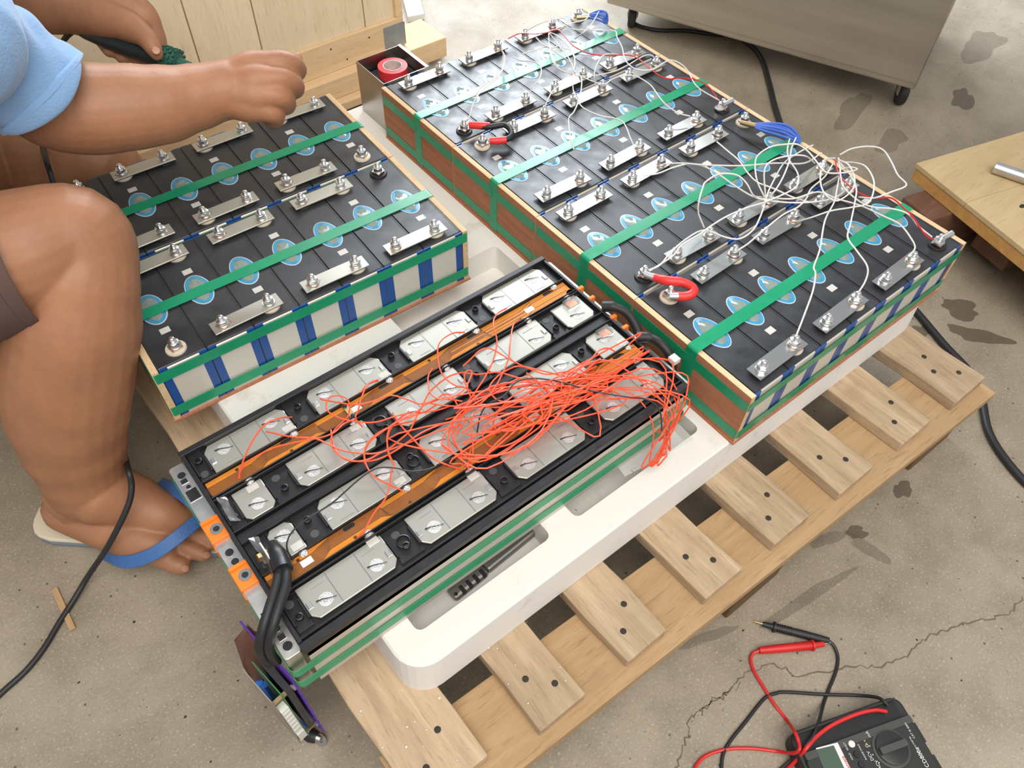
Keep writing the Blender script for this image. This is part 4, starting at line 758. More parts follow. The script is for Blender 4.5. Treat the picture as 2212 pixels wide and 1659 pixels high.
MB().box(-1.6,-1.586,1.4565,2.135,.116,1.0).build('side_panel','crate_wood',crate)
MB().box(XE-.062,XE+.001,1.4285,1.430,.105,.165).build('metal_corner','plate_grey',crate)
MB().box(XE,XE+.0015,1.4285,1.52,.105,.165).build('metal_corner','plate_grey',crate)
for x,z in ((-.02,.15),(.05,.125),(.13,.16),(.17,.12),(.24,.155),(-.10,.13),(-.25,.15),(-.33,.12)): MB().lathe([(.0022,0),(.0022,.0008),(.001,.001)],(x,1.430,z),8,ax=(0,-1,0)).build('nail_head','debris',crate)
MB().box(-1.6,XE+.11,1.40,1.52,.0455,.0995).build('skid','rail_wood',crate,bevel=.002)
MB().box(-1.6,XE+.02,1.375,1.47,.022,.045).build('deck_board','rail_wood',crate,bevel=.002)
MB().box(-1.6,XE+.11,1.98,2.10,.0,.0995).build('skid','rail_wood',crate,bevel=.002)
for x in (-1.5,-.6,.20): MB().box(x,x+.14,1.385,1.47,0,.0215).build('foot_block','block_wood',crate)
# added white slabs standing in for sunlit patches at the crate corner
rd=random.Random(2)
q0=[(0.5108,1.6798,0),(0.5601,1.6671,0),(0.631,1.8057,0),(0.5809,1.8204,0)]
MB().add(q0+[(a_[0],a_[1],.02) for a_ in q0],[(3,2,1,0),(4,5,6,7),(0,1,5,4),(1,2,6,5),(2,3,7,6),(3,0,4,7)]).thing('sun_patch_slab','crumb_sunpatch_white','flat white slab standing in for a sunlit patch by the crate corner','sun patch slab',bevel=.003)
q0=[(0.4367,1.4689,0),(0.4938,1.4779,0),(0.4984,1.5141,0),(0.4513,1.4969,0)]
MB().add(q0+[(a_[0],a_[1],.035) for a_ in q0],[(3,2,1,0),(4,5,6,7),(0,1,5,4),(1,2,6,5),(2,3,7,6),(3,0,4,7)]).thing('sun_patch_slab','crumb_sunpatch_white','small white chunk standing in for a sunlit patch beside the crate skid','sun patch slab',bevel=.003)
# ================================================================ open steel box with tape roll
sb=empty('steel_box',(.052,1.0,.24),0,'small open-topped stainless steel box behind the packs','box')
bx0,bx1,by0,by1,bz=.0,.104,.950,1.052,.352
MB().box(bx0,bx1,by0,by1,.24,.2416).build('bottom','steel',sb)
for n_,a in (('side',(bx0,bx0+.0016,by0,by1)),('side',(bx1-.0016,bx1,by0,by1)),('side',(bx0+.0017,bx1-.0017,by0,by0+.0016)),('side',(bx0+.0017,bx1-.0017,by1-.0016,by1))): MB().box(*a,.2417,bz).build(n_,'steel',sb)
MB().box(bx1-.005,bx1+.0015,by0,by1,bz+.0001,bz+.0012).build('rim','galv',sb)
tr_=empty('tape_roll',(.048,.992,.2417),0,'roll of red electrical tape sitting inside the steel box','tape roll')
c=(0.0571,1.0077,0.333); 
MB().lathe([(.0200,.3235),(.0300,.3235),(.0300,.3435),(.0200,.3435),(.0200,.3236)],(c[0],c[1],0),36).build('tape','tape_red',tr_,True)
MB().lathe([(.0175,.323),(.0199,.323),(.0199,.3442),(.0175,.3442),(.0175,.3231)],(c[0],c[1],0),36).build('core','tape_core',tr_,True)
for k,(x,y) in enumerate(((.012,1.02),(.018,.985),(.015,.968),(.03,1.03))):
    o=MB(); o.lathe([(.005,0),(.006,.002),(.005,.005),(.002,.006)],(x,y,.2417),6); o.thing('hex_nut','brass','loose nut on the bottom of the steel box','nut','loose nuts in the steel box')
MB().box(.020,.100,.956,1.045,.2418,.3230).thing('parts_carton','lid_black','dark parts carton filling the steel box under the tape roll','carton')
# ================================================================ steel cabinet on casters
CD=Vector((.394,-.919,0)); CN=Vector((.919,.394,0)); CO=Vector((.9385,1.294,0)); CW=.866; CZ=.090
cab=empty('steel_cabinet',CO+CD*.43+CN*.3,0,'brushed stainless steel cabinet on small black casters','cabinet')
def cb(name,u0,u1,n0,n1,z0,z1,mat,bevel=0):
    c=CO+CD*((u0+u1)/2)+CN*((n0+n1)/2); q=MB(); q.obox((c.x,c.y,(z0+z1)/2),CD,CN,(0,0,1),(u1-u0)/2,(n1-n0)/2,(z1-z0)/2); return q.build(name,mat,cab,bevel=bevel)
M('brushed',(.54,.50,.44),.36,.85,var=.16,vs=2.2,st=(.5,.5,7),rv=.06)
cb('body',0,CW,.0,.58,CZ,1.0,'brushed',.006)
cb('door',.004,CW-.004,-.004,-.0002,CZ+.02,.98,'brushed',.001)
for u in (.055,CW-.025):
    for n_ in (.085,.50):
        c=CO+CD*u+CN*n_; cs=MB(); cs.lathe([(.030,-.011),(.033,-.008),(.033,.008),(.030,.011)],(c.x,c.y,.033),24,ax=CD+CN*.3); w=cs.build('caster_wheel','tyre',cab,True)
        for sg in (-1,1):
            a=(CD+CN*.3).normalized()*sg*.0125; q=MB(); q.obox((c.x+a.x,c.y+a.y,.058),(CN-CD*.3).normalized(),(CD+CN*.3).normalized(),(0,0,1),.013,.0012,.030); q.build('caster_fork','caster_grey',w)
        q=MB(); q.obox((c.x,c.y,.0887),CD,CN,(0,0,1),.022,.022,.0012); q.build('caster_plate','caster_grey',w)
        q=MB(); a=(CD+CN*.3).normalized(); q.lathe([(.007,-.016),(.007,.016)],(c.x,c.y,.036),12,ax=a); q.build('axle','zinc',w)
# ================================================================ plywood platform on the right
PA=Vector((.92,.279,0)); px_=Vector((.303,-.079,0)).normalized(); py_=Vector((-.065,-.294,0)).normalized()
plat=empty('plywood_platform',PA+px_*.35+py_*.35,0,'low plywood-topped platform at the right edge','platform')
def pb(name,u0,u1,v0,v1,z0,z1,mat,bevel=.0015,par=None):
    vs=[PA+px_*u+py_*v for u,v in ((u0,v0),(u1,v0),(u1,v1),(u0,v1))]; q=MB(); q.add([(a.x,a.y,z0) for a in vs]+[(a.x,a.y,z1) for a in vs],[(0,1,2,3),(7,6,5,4),(0,4,5,1),(1,5,6,2),(2,6,7,3),(3,7,4,0)]); return q.build(name,mat,par or plat,bevel=bevel)
top=pb('top_board',0,.9,0,.145,.148,.160,'ply_top'); pb('top_board',0,.9,.1455,.9,.148,.160,'ply_top')
pb('edge_board',.002,.9,.003,.9,.118,.1475,'ply_edge',.002)
for u,v in ((.10,.20),(.34,.11)): 
    c=PA+px_*u+py_*v; MB().lathe([(.006,.160),(.006,.1604),(.003,.1605)],(c.x,c.y,0),12,sx=1.4,sy=.8).build('screw_head','debris',top)
for v0 in (.045,.62): pb('support_beam',-.055 if v0<.1 else .03,.8,v0,v0+.085,0,.1175,'lumber_red',.003)
pb('support_beam',.06,.9,.17,.26,.04,.1175,'lumber_red',.003)
a,b_=Vector((1.0248,0.1612,0.173)),Vector((1.0714,0.0258,0.173))
w=MB(); w.tube([a,b_],.0128,20); w.thing('steel_pipe','galv','short galvanised steel pipe lying on the plywood platform','pipe',smooth=True)
# ================================================================ floor cords
def cord(pts,r,label): 
    w=MB(); w.tube(spline(pts,8),r,10); return w.thing('power_cord','cord_black',label,'cord',smooth=True)
cord([(1.2409,1.0993,0.0075),(1.2392,0.9978,0.0075),(1.2086,0.9184,0.0075),(1.1259,0.8185,0.0075),(1.0458,0.7276,0.0075),(0.9651,0.6223,0.0075),(0.8731,0.4596,0.0075),(0.782,0.2812,0.0075),(0.7332,0.1343,0.0075),(0.7069,0.0522,0.0075),(0.6765,-0.029,0.0075),(0.6532,-0.1022,0.0075),(0.6145,-0.1519,0.0075),(0.5561,-0.2027,0.0075),(0.5238,-0.2555,0.0075),(0.5042,-0.3262,0.0075),(0.5137,-0.4033,0.0075)],.0075,'thick black power cord running on the floor from the cabinet past the pallet')
cord([(0.9937,1.2035,0.16),(1.0491,1.2853,0.03),(1.0469,1.2701,0.006),(1.0764,1.206,0.006),(1.1416,1.1553,0.006),(1.2137,1.0738,0.006),(1.3133,1.0175,0.006)],.006,'thin black cord looping under the left end of the steel cabinet')
w=MB(); p=[(-0.9219,0.5435,0.002),(-0.9227,0.4675,0.002)]; d=(Vector(p[1])-Vector(p[0])).normalized(); n_=Vector((-d.y,d.x,0)); c=(Vector(p[0])+Vector(p[1]))/2
w.obox((c.x,c.y,.0028),d,n_,(0,0,1),.042,.0047,.0024); w.thing('wooden_stick','stick_wood','small flat wooden stick lying on the floor near the black cord','stick',bevel=.001)
# slotted grey tool lying in the foam pocket
tl=empty('folding_tool',(-.42,.075,.19),0,'grey metal tool with black slots lying in the foam pocket under the module','tool')
td=Vector((.985,.06,0)).normalized(); tn=Vector((-.06,.985,0)).normalized(); t0=Vector((-.470,.068,.1905))
def tb(name,u0,u1,v0,v1,z0,z1,mat,bevel=.0015):
    c=t0+td*((u0+u1)/2)+tn*((v0+v1)/2); q=MB(); q.obox((c.x,c.y,(z0+z1)/2),td,tn,(0,0,1),(u1-u0)/2,(v1-v0)/2,(z1-z0)/2); return q.build(name,mat,tl,bevel=bevel)
tb('handle',.0,.060,0,.022,.1905,.204,'tool_grey',.005); tb('body',.060,.150,.002,.030,.1905,.205,'tool_grey',.004); tb('grip_end',.150,.168,.002,.026,.1905,.206,'rubber_black',.002); tb('band',.1575,.1625,.001,.027,.1905,.2065,'galv',.001)
for k in range(4): tb('slot',.013+.012*k,.019+.012*k,-.0004,.012,.197,.2044,'pen_black',.001)
c=t0+td*.005+tn*.006; MB().lathe([(.0028,0),(.0028,.0006)],(c.x,c.y,.204),12).build('hole','pen_black',tl)
# foam crumbs scattered on the pallet and floor
w=MB(); rd=random.Random(4)
for k in range(60):
    x,y=rd.uniform(-.66,-.35),rd.uniform(-.13,.05); z=.1605 if x>-.548 or x<-.548 else 0
    inside=any(a-.004<x<b-.002 for a,b,_ in SL); z=.1605 if inside and y>-.10 else .0
    s=rd.uniform(.0007,.0022); w.lathe([(s*.6,0),(s,s*.6),(s*.3,s*1.2)],(x,y,z),5)
o=w.thing('foam_crumbs','crumb_sunpatch_white','tiny white foam crumbs scattered around the tray corner','foam crumbs'); o['kind']='stuff'
# ================================================================ multimeter and probes
A=Vector((-0.1774,-0.321,0.045)); Bp=Vector((-0.0175,-0.381,0.045)); ex=(Bp-A); ex.z=0; ML_=ex.length+.012; ex.normalize(); ey=Vector((ex.y,-ex.x,0))
mm=empty('multimeter',Vector((A.x,A.y,0))+ex*ML_/2+ey*.09,0,'black digital multimeter with green display and rotary dial on the floor','multimeter')
def mp(u,v,z): q=Vector((A.x,A.y,0))+ex*u+ey*v; return Vector((q.x,q.y,z))
def mprism(name,poly,z0,z1,mat,par=mm,bevel=.0):
    q=MB(); P_=[mp(u,v,0) for u,v in poly]; q.prism([(a.x,a.y) for a in P_],z0,z1); return q.build(name,mat,par,bevel=bevel)
def inv(pt): d=Vector(pt)-Vector((A.x,A.y,0)); return d.dot(ex),d.dot(ey)
MZT=.040
M('dial_black',(.022,.023,.022),.32)
body=mprism('body',rrect(0,ML_,0,.205,.016,5),0,MZT-.006,'meter_black',bevel=.004)
mprism('face',rrect(.004,ML_-.004,.036,.201,.010,4),MZT-.006,MZT,'meter_black',body,.002)
mprism('grey_band',rrect(.006,ML_-.004,.031,.041,.002,2),MZT-.0055,MZT+.0008,'meter_grey',body)
mprism('lead_tray_wall',rrect(.008,ML_-.010,.003,.006,.001,2),MZT-.006,MZT-.001,'meter_black',body)
mprism('lead_tray_floor',rrect(.010,ML_-.012,.0065,.0305,.003,2),MZT-.0060,MZT-.0052,'pen_black',body)
for v in (.055,.10): mprism('side_catch',rrect(ML_-.001,ML_+.0035,v-.014,v+.014,.001,2),.012,.030,'meter_black',body)
q=MB(); uL=[inv((-0.164,-0.358,0.0405)),inv((-0.1338,-0.3723,0.0405)),inv((-0.1485,-0.408,0.0405)),inv((-0.1814,-0.3941,0.0405))]
mprism('display_frame',uL,MZT,MZT+.0010,'print_white',body)
u2=[inv((-0.1649,-0.3599,0.0415)),inv((-0.1414,-0.3713,0.0415)),inv((-0.156,-0.4039,0.0415)),inv((-0.1809,-0.3933,0.0415))]
mprism('display',u2,MZT+.001,MZT+.0014,'glass_lcd',body)
def disc(c,r,z0,z1,mat,name,n=28,par=body): 
    w=MB(); w.lathe([(r,z0),(r,z1-.0005),(r*.92,z1)],(c[0],c[1],0),n); return w.build(name,mat,par,True)
c=(-0.1195,-0.3859,0.041); disc(c,.0048,MZT,MZT+.0015,'print_white','button')
for p_ in ((-0.1249,-0.3986,0.041),(-0.1307,-0.4108,0.041)): disc(p_,.0045,MZT,MZT+.002,'pen_black','button')
dc=(-0.0802,-0.4239,0.042); disc(dc,.0262,MZT,MZT+.0016,'meter_grey','dial_plate',40); dk=disc(dc,.0225,MZT+.0016,MZT+.0055,'dial_black','dial',40)
w=MB(); w.obox((dc[0],dc[1],MZT+.0085),ex,ey,(0,0,1),.0215,.0050,.0045); w.build('dial_grip','meter_grey',body,bevel=.002)
def txt(s,pos,size,mat,adv=None):                  # lettering: reads towards -ey, its top towards -ex
    cu=bpy.data.curves.new('lettering','FONT'); cu.body=s; cu.size=size; cu.extrude=.00012; cu.align_x='CENTER'; cu.align_y='CENTER'
    o=bpy.data.objects.new('lettering_source',cu); COL.objects.link(o); bpy.context.view_layer.update()
    me=bpy.data.meshes.new_from_object(o.evaluated_get(bpy.context.evaluated_depsgraph_get())); bpy.data.objects.remove(o); bpy.data.curves.remove(cu)
    me.materials.clear(); me.materials.append(MAT[mat]); b=link('lettering',me,body)
    rx=-ey; ux=-ex; b.matrix_basis=Matrix(((rx.x,ux.x,0,pos[0]-mm.location.x),(rx.y,ux.y,0,pos[1]-mm.location.y),(0,0,1,MZT+.0012),(0,0,0,1))); return b
txt('sanwa',(-0.1467,-0.3976,0.0415),.0085,'print_red'); txt('CD800a',(-0.056,-0.4577,0.041),.0080,'print_white'); txt('DIGITAL MULTIMETER',(-0.0517,-0.4442,0.041),.0030,'print_white')
txt('DCV',(-0.112,-0.4117,0.041),.0062,'print_white'); txt('ACV',(-0.1128,-0.4255,0.041),.0062,'print_white'); txt('\u03a9',(-0.1045,-0.4007,0.041),.006,'print_white'); txt('mA',(-0.0906,-0.3921,0.041),.006,'print_white')
txt('SELECT',(-0.1288,-0.3826,0.041),.0034,'print_white'); txt('HOLD',(-0.134,-0.3953,0.041),.0034,'print_white'); txt('RANGE HOLD',(-0.1167,-0.4012,0.041),.0034,'print_white'); txt('CAT III 600V',(-0.0393,-0.4257,0.041),.0042,'print_white')
mprism('red_mark',[inv((-0.0401,-0.4092,0.041)),inv((-0.0306,-0.4135,0.041)),inv((-0.0317,-0.4158,0.041)),inv((-0.0412,-0.4115,0.041))],MZT,MZT+.0006,'print_red',body)
mprism('white_mark',[inv((-0.0418,-0.4119,0.041)),inv((-0.0322,-0.4162,0.041)),inv((-0.0328,-0.4173,0.041)),inv((-0.0418,-0.4135,0.041))],MZT,MZT+.0006,'print_white',body)
for p_ in ((-0.1,-0.3895,0.041),(-0.1015,-0.3946,0.041),(-0.1025,-0.3984,0.041)): disc(p_,.0011,MZT,MZT+.0006,'print_yellow','range_mark',8)
for p_ in ((-0.0911,-0.3964,0.041),(-0.1014,-0.4031,0.041),(-0.1074,-0.413,0.041),(-0.1093,-0.4245,0.041)): disc(p_,.0009,MZT,MZT+.0006,'print_white','range_dot',8)
def probe(name,tip,col,far,neck,end,mat,tipmat,cable,label):
    e=empty(name,end,0,label,'test probe','test probes of the multimeter')
    a,b,c_,d=[Vector(q) for q in (tip,col,neck,end)]
    w=MB(); w.tube([b,b+(c_-b)*.5,c_,c_+(d-c_)*.01],[.0042,.0046,.0050,.0072],12); w.build('nose',mat,e,True)
    ax=(d-c_).normalized(); L_=(d-c_).length
    w=MB(); w.tube([c_,c_+ax*.003,c_+ax*.0035,c_+ax*L_*.2,c_+ax*L_*.5,c_+ax*L_*.8,d],[.0088,.0088,.0058,.0064,.0066,.0060,.0052],14); w.build('handle',mat,e,True)
    for k in range(7): p0=c_+ax*(.006+.0035*k); w=MB(); w.tube([p0,p0+ax*.0015],[.0070,.0070],14); w.build('grip_ring',mat,e,True)
    w=MB(); w.tube([a,a+(b-a)*.2,b],[.0004,.0011,.0012],8); w.build('tip',tipmat,e,True)
    w=MB(); w.tube(spline(cable,8),.0026,8); w.build('cable',mat,e,True)
probe('test_probe',(-0.0054,-0.2764,0.0072),(-0.0177,-0.2698,0.0075),0,(-0.0326,-0.2614,0.0085),(-0.1049,-0.2147,0.007),'red_wire','tip_steel',[(-0.1049,-0.2147,0.007),(-0.1158,-0.2117,0.005),(-0.1259,-0.2175,0.003),(-0.1343,-0.2324,0.003),(-0.1407,-0.2563,0.003),(-0.1468,-0.2814,0.003),(-0.1506,-0.3089,0.004),(-0.17,-0.3251,0.04),(-0.1788,-0.339,0.044),(-0.1862,-0.3449,0.0445),(-0.1906,-0.3426,0.03),(-0.1951,-0.3286,0.005),(-0.2178,-0.3055,0.003),(-0.2443,-0.2848,0.003),(-0.2696,-0.2722,0.003),(-0.2891,-0.2679,0.003),(-0.308,-0.2724,0.003),(-0.3318,-0.2952,0.003)],'red test probe and its looping red lead beside the multimeter')
probe('test_probe',(-0.0763,-0.1777,0.006),(-0.0683,-0.1903,0.0075),0,(-0.0595,-0.2033,0.0085),(-0.0069,-0.2714,0.0068),'cord_black','brass',[(-0.0069,-0.2714,0.0068),(-0.0061,-0.2823,0.005),(-0.0145,-0.2968,0.003),(-0.0342,-0.3085,0.003),(-0.0656,-0.319,0.003),(-0.0886,-0.3272,0.004),(-0.1245,-0.3373,0.03),(-0.1552,-0.3456,0.0435),(-0.1767,-0.3474,0.0435),(-0.1885,-0.3484,0.01),(-0.2158,-0.3468,0.003),(-0.2462,-0.3473,0.003)],'black test probe and its lead crossing the red one by the multimeter')
cord([(-0.2779,-0.296,0.003),(-0.2598,-0.2829,0.003),(-0.2373,-0.2767,0.003),(-0.2008,-0.2727,0.003),(-0.1537,-0.2676,0.003),(-0.1337,-0.2729,0.003),(-0.1183,-0.2824,0.003),(-0.0782,-0.319,0.006),(-0.0438,-0.3497,0.012),(-0.0329,-0.3684,0.03),(-0.0339,-0.3777,0.0395),(-0.0335,-0.3859,0.0385)],.0026,'thin black lead running from the multimeter tray across the floor')
w=MB(); w.tube(spline([(-0.2025,-0.3526,0.003),(-0.1875,-0.3521,0.02),(-0.1787,-0.3497,0.046),(-0.1513,-0.3488,0.044),(-0.12,-0.3532,0.043),(-0.0818,-0.365,0.042),(-0.0553,-0.3781,0.041),(-0.0422,-0.3898,0.0385)],8),.0028,8); w.thing('meter_lead','red_wire','thick red lead curving out of the multimeter tray','lead',smooth=True)

# ================================================================ person crouching at the left
per=empty('person',(-.95,.80,0),0,'person in blue T-shirt and brown shorts crouching, holding a soldering iron','person')
def blob(name,chains,mat,vox,par=per,smooth=6,n=26):
    mb=MB()
    for ch in chains:
        p=[Vector(c[:3]) for c in ch]; r=[c[3] for c in ch]; P_=[];R_=[]
        k=5
        for i in range(len(p)-1):                       # smooth path and radius
            for j in range(k):
                t=j/k; a=p[max(i-1,0)];b=p[i];c=p[i+1];d=p[min(i+2,len(p)-1)]
                P_.append(.5*((2*b)+(c-a)*t+(2*a-5*b+4*c-d)*t*t+(3*b-a-3*c+d)*t**3)); s=t*t*(3-2*t); R_.append(r[i]*(1-s)+r[i+1]*s)
        P_.append(p[-1]);R_.append(r[-1])
        d0=(P_[0]-P_[1]).normalized(); d1=(P_[-1]-P_[-2]).normalized(); pre=[];prr=[];po=[];por=[]
        for a in (85,60,35): pre.append(P_[0]+d0*R_[0]*math.sin(math.radians(a))); prr.append(max(R_[0]*math.cos(math.radians(a)),.0005))
        for a in (35,60,85): po.append(P_[-1]+d1*R_[-1]*math.sin(math.radians(a))); por.append(max(R_[-1]*math.cos(math.radians(a)),.0005))
        mb.tube(pre+P_+po,prr+R_+por,n)
    o=mb.build(name,mat,par,True)
    rm=o.modifiers.new('merge','REMESH'); rm.mode='VOXEL'; rm.voxel_size=vox; rm.use_smooth_shade=True
    sm=o.modifiers.new('soften','SMOOTH'); sm.factor=.5; sm.iterations=smooth
    return o
def foot_toe(px,r): return [(q[0],q[1],q[2],r) for q in px]
SHR=(-.66,.74,.76); SHL=(-.60,1.06,.74)
armR=[(-0.6359,0.7582,0.7534,0.0457),(-0.6068,0.7912,0.6736,0.0503),(-0.5793,0.8038,0.6062,0.0563),(-0.5357,0.7926,0.5895,0.0601),(-0.4924,0.7779,0.5833,0.0571),(-0.4525,0.7672,0.5778,0.0528),(-0.4116,0.7611,0.5755,0.0456),(-0.3763,0.7539,0.5761,0.0408),(-0.3574,0.7487,0.576,0.041)]
handR=[[(-0.3673,0.7548,0.581,0.0316),(-0.325,0.7452,0.5964,0.025),(-0.2931,0.7307,0.6035,0.0164),(-0.2732,0.7231,0.5988,0.0146),(-0.2599,0.7315,0.58,0.0135),(-0.2608,0.754,0.5575,0.0125)],
[(-0.3698,0.7515,0.5778,0.0316),(-0.3299,0.7259,0.5875,0.0275),(-0.3007,0.7081,0.5914,0.0164),(-0.2838,0.7058,0.5807,0.0146),(-0.2741,0.721,0.5591,0.0136),(-0.2752,0.7487,0.5409,0.0125)],
[(-0.3724,0.7481,0.5746,0.0316),(-0.3407,0.7182,0.575,0.0263),(-0.3147,0.6971,0.5754,0.0158),(-0.3028,0.697,0.5635,0.014),(-0.2956,0.7149,0.5423,0.0129),(-0.3001,0.7389,0.5291,0.0118)],
[(-0.3743,0.7457,0.5722,0.0289),(-0.3522,0.716,0.5629,0.0224),(-0.3325,0.6969,0.5563,0.0145),(-0.3218,0.6966,0.5462,0.0127),(-0.3191,0.7121,0.529,0.0116),(-0.3196,0.7362,0.5177,0.0104)],
[(-0.3567,0.7633,0.5787,0.0239),(-0.3133,0.7763,0.5802,0.0189),(-0.2799,0.7781,0.5751,0.0144),(-0.2635,0.769,0.5677,0.0124),(-0.2495,0.7537,0.582,0.0103)]]
armL=[SHL+(.060,)]+[(-0.6117,1.2212,0.6362,0.0528),(-0.5648,1.2199,0.5954,0.0484),(-0.5213,1.1975,0.5657,0.045),(-0.4848,1.1589,0.5608,0.039),(-0.4568,1.1338,0.5598,0.036)]
handL=[[(-0.4627,1.1384,0.5596,0.0345),(-0.4253,1.0907,0.5561,0.0314),(-0.3988,1.044,0.5541,0.0245),(-0.3866,1.0028,0.5483,0.0169),(-0.3863,0.9841,0.5411,0.0139),(-0.3859,0.977,0.5333,0.011)],
[(-0.4517,1.1404,0.5662,0.033),(-0.3962,1.1059,0.567,0.0301),(-0.365,1.0709,0.5553,0.0219),(-0.3601,1.0503,0.5265,0.0161),(-0.3675,1.0373,0.5024,0.0146),(-0.3819,1.0285,0.49,0.0131)],
[(-0.4561,1.1347,0.5607,0.033),(-0.4044,1.1067,0.5444,0.0274),(-0.3876,1.1009,0.5113,0.0187),(-0.392,1.0745,0.4934,0.0148),(-0.3991,1.0431,0.4965,0.013)],
[(-0.4589,1.131,0.557,0.03),(-0.4245,1.1118,0.5375,0.0244),(-0.4121,1.1124,0.506,0.0164),(-0.4143,1.0877,0.4965,0.014),(-0.4196,1.0579,0.5015,0.0122)],
[(-0.4611,1.1281,0.5543,0.027),(-0.4376,1.116,0.5335,0.0213),(-0.4282,1.1206,0.5092,0.0147),(-0.4292,1.1013,0.5035,0.0124),(-0.4332,1.0727,0.5098,0.0107)]]
legR=[(-0.9308,0.8677,0.3938,0.1066),(-0.8351,0.7371,0.4774,0.0951),(-0.7611,0.6749,0.5151,0.0866),(-0.6971,0.6637,0.5149,0.0795),(-0.6461,0.6605,0.513,0.0708),(-0.641,0.6478,0.4953,0.0679),(-0.6644,0.6357,0.4639,0.0771),(-0.6956,0.6262,0.4111,0.0864),(-0.733,0.6286,0.337,0.09),(-0.7603,0.6276,0.2723,0.0851),(-0.7794,0.6235,0.2097,0.0754),(-0.7907,0.6174,0.1562,0.0661),(-0.7996,0.6115,0.1103,0.0603)]
footR=[[(-0.7969,0.6059,0.115),(-0.8402,0.6401,0.062),(-0.8492,0.6393,0.05)],]
F_=[[tuple(a)+(b,) for a,b in zip([(-0.7939,0.6105,0.12),(-0.8267,0.6313,0.075),(-0.8432,0.6317,0.062)],(.058,.054,.042))],
[tuple(a)+(b,) for a,b in zip([(-0.8444,0.6308,0.06),(-0.812,0.5679,0.058),(-0.7785,0.5162,0.05),(-0.7563,0.4817,0.045)],(.040,.037,.034,.029))],
[tuple(a)+(b,) for a,b in zip([(-0.7891,0.5893,0.115),(-0.7589,0.5612,0.085),(-0.733,0.5267,0.068),(-0.7139,0.503,0.05)],(.054,.046,.036,.028))],
[tuple(a)+(b,) for a,b in zip([(-0.7639,0.5866,0.085),(-0.7349,0.5495,0.068),(-0.702,0.5206,0.05),(-0.6828,0.4973,0.042)],(.034,.029,.024,.020))],
[tuple(a)+(b,) for a,b in zip([(-0.7696,0.4868,0.045),(-0.7568,0.4578,0.04),(-0.7447,0.4402,0.037)],(.020,.0155,.0145))],
[tuple(a)+(b,) for a,b in zip([(-0.7379,0.4874,0.046),(-0.7216,0.458,0.04),(-0.7095,0.4382,0.037)],(.019,.0145,.0125))],
[tuple(a)+(b,) for a,b in zip([(-0.7175,0.4978,0.046),(-0.6952,0.4635,0.04),(-0.6789,0.4403,0.037)],(.019,.015,.013))],
[tuple(a)+(b,) for a,b in zip([(-0.7008,0.5083,0.046),(-0.6761,0.4783,0.04),(-0.6552,0.4472,0.037)],(.019,.0155,.0135))],
[tuple(a)+(b,) for a,b in zip([(-0.6833,0.5212,0.044),(-0.6509,0.4868,0.042),(-0.6288,0.457,0.04)],(.021,.020,.018))]]
hipL=(-1.02,.98,.42)
legL=[(-1.0,.98,.43,.105),(-.85,1.06,.42,.10)]+[(-0.6789,1.2412,0.2984,0.0806),(-0.5837,1.1704,0.3035,0.0696),(-0.5137,1.1152,0.3054,0.0594)]+[(-.50,1.13,.20,.060),(-.53,1.17,.10,.045)]
footL=[(-.53,1.17,.075,.045),(-.45,1.15,.05,.035),(-.36,1.12,.035,.028)]
torso=[[(-1.02,.86,.43,.15),(-.96,.87,.55,.155),(-.84,.89,.68,.16),(-.72,.90,.77,.14),(-.66,.90,.81,.08)],[SHR+(.075,),(-.66,.90,.79,.09),SHL+(.075,)],[(-.66,.90,.80,.062),(-.62,.90,.90,.058)],[(-1.02,.80,.43,.12),(-1.02,.96,.43,.12)],
 [(-.60,.90,.95,.080),(-.585,.90,1.02,.088),(-.61,.90,1.08,.080)],[(-.54,.90,.93,.05),(-.55,.90,.97,.06)],[(-.512,.90,.985,.012),(-.495,.90,.965,.015)],[(-.60,.81,1.0,.016),(-.605,.812,1.03,.018)],[(-.60,.99,1.0,.016),(-.605,.988,1.03,.018)]]
body_=blob('body',[armR]+handR+[armL]+handL+[legR]+F_+[legL,footL]+torso,'skin',.0030,smooth=4)
# face and hair
for y in (.872,.928): MB().lathe([(.004,-.006),(.0095,0),(.004,.006)],(-.513,y,1.005),12).build('eye','print_white',per,True)
MB().tube([(-.512,.878,.945),(-.503,.90,.943),(-.512,.922,.945)],.004,8).build('mouth','print_red',per,True)
blob('hair',[[(-.63,.90,1.05,.086),(-.60,.90,1.09,.084)],[(-.66,.90,1.0,.06),(-.65,.90,1.05,.08)]],'hair',.006)
# nails that show
for p_,r in (((-0.7049,0.4272,0.046),.006),((-0.7416,0.4242,0.05),.006)): MB().lathe([(r,0),(r*.9,.001),(r*.4,.0018)],p_,12,ax=(.5,-.5,.8)).build('nail','nail',per,True)
MB().lathe([(.0065,-.001),(.006,.0008),(.003,.0018)],(-0.3877,0.9656,0.5446),12,ax=(-.1,-.6,.8)).build('nail','nail',per,True)
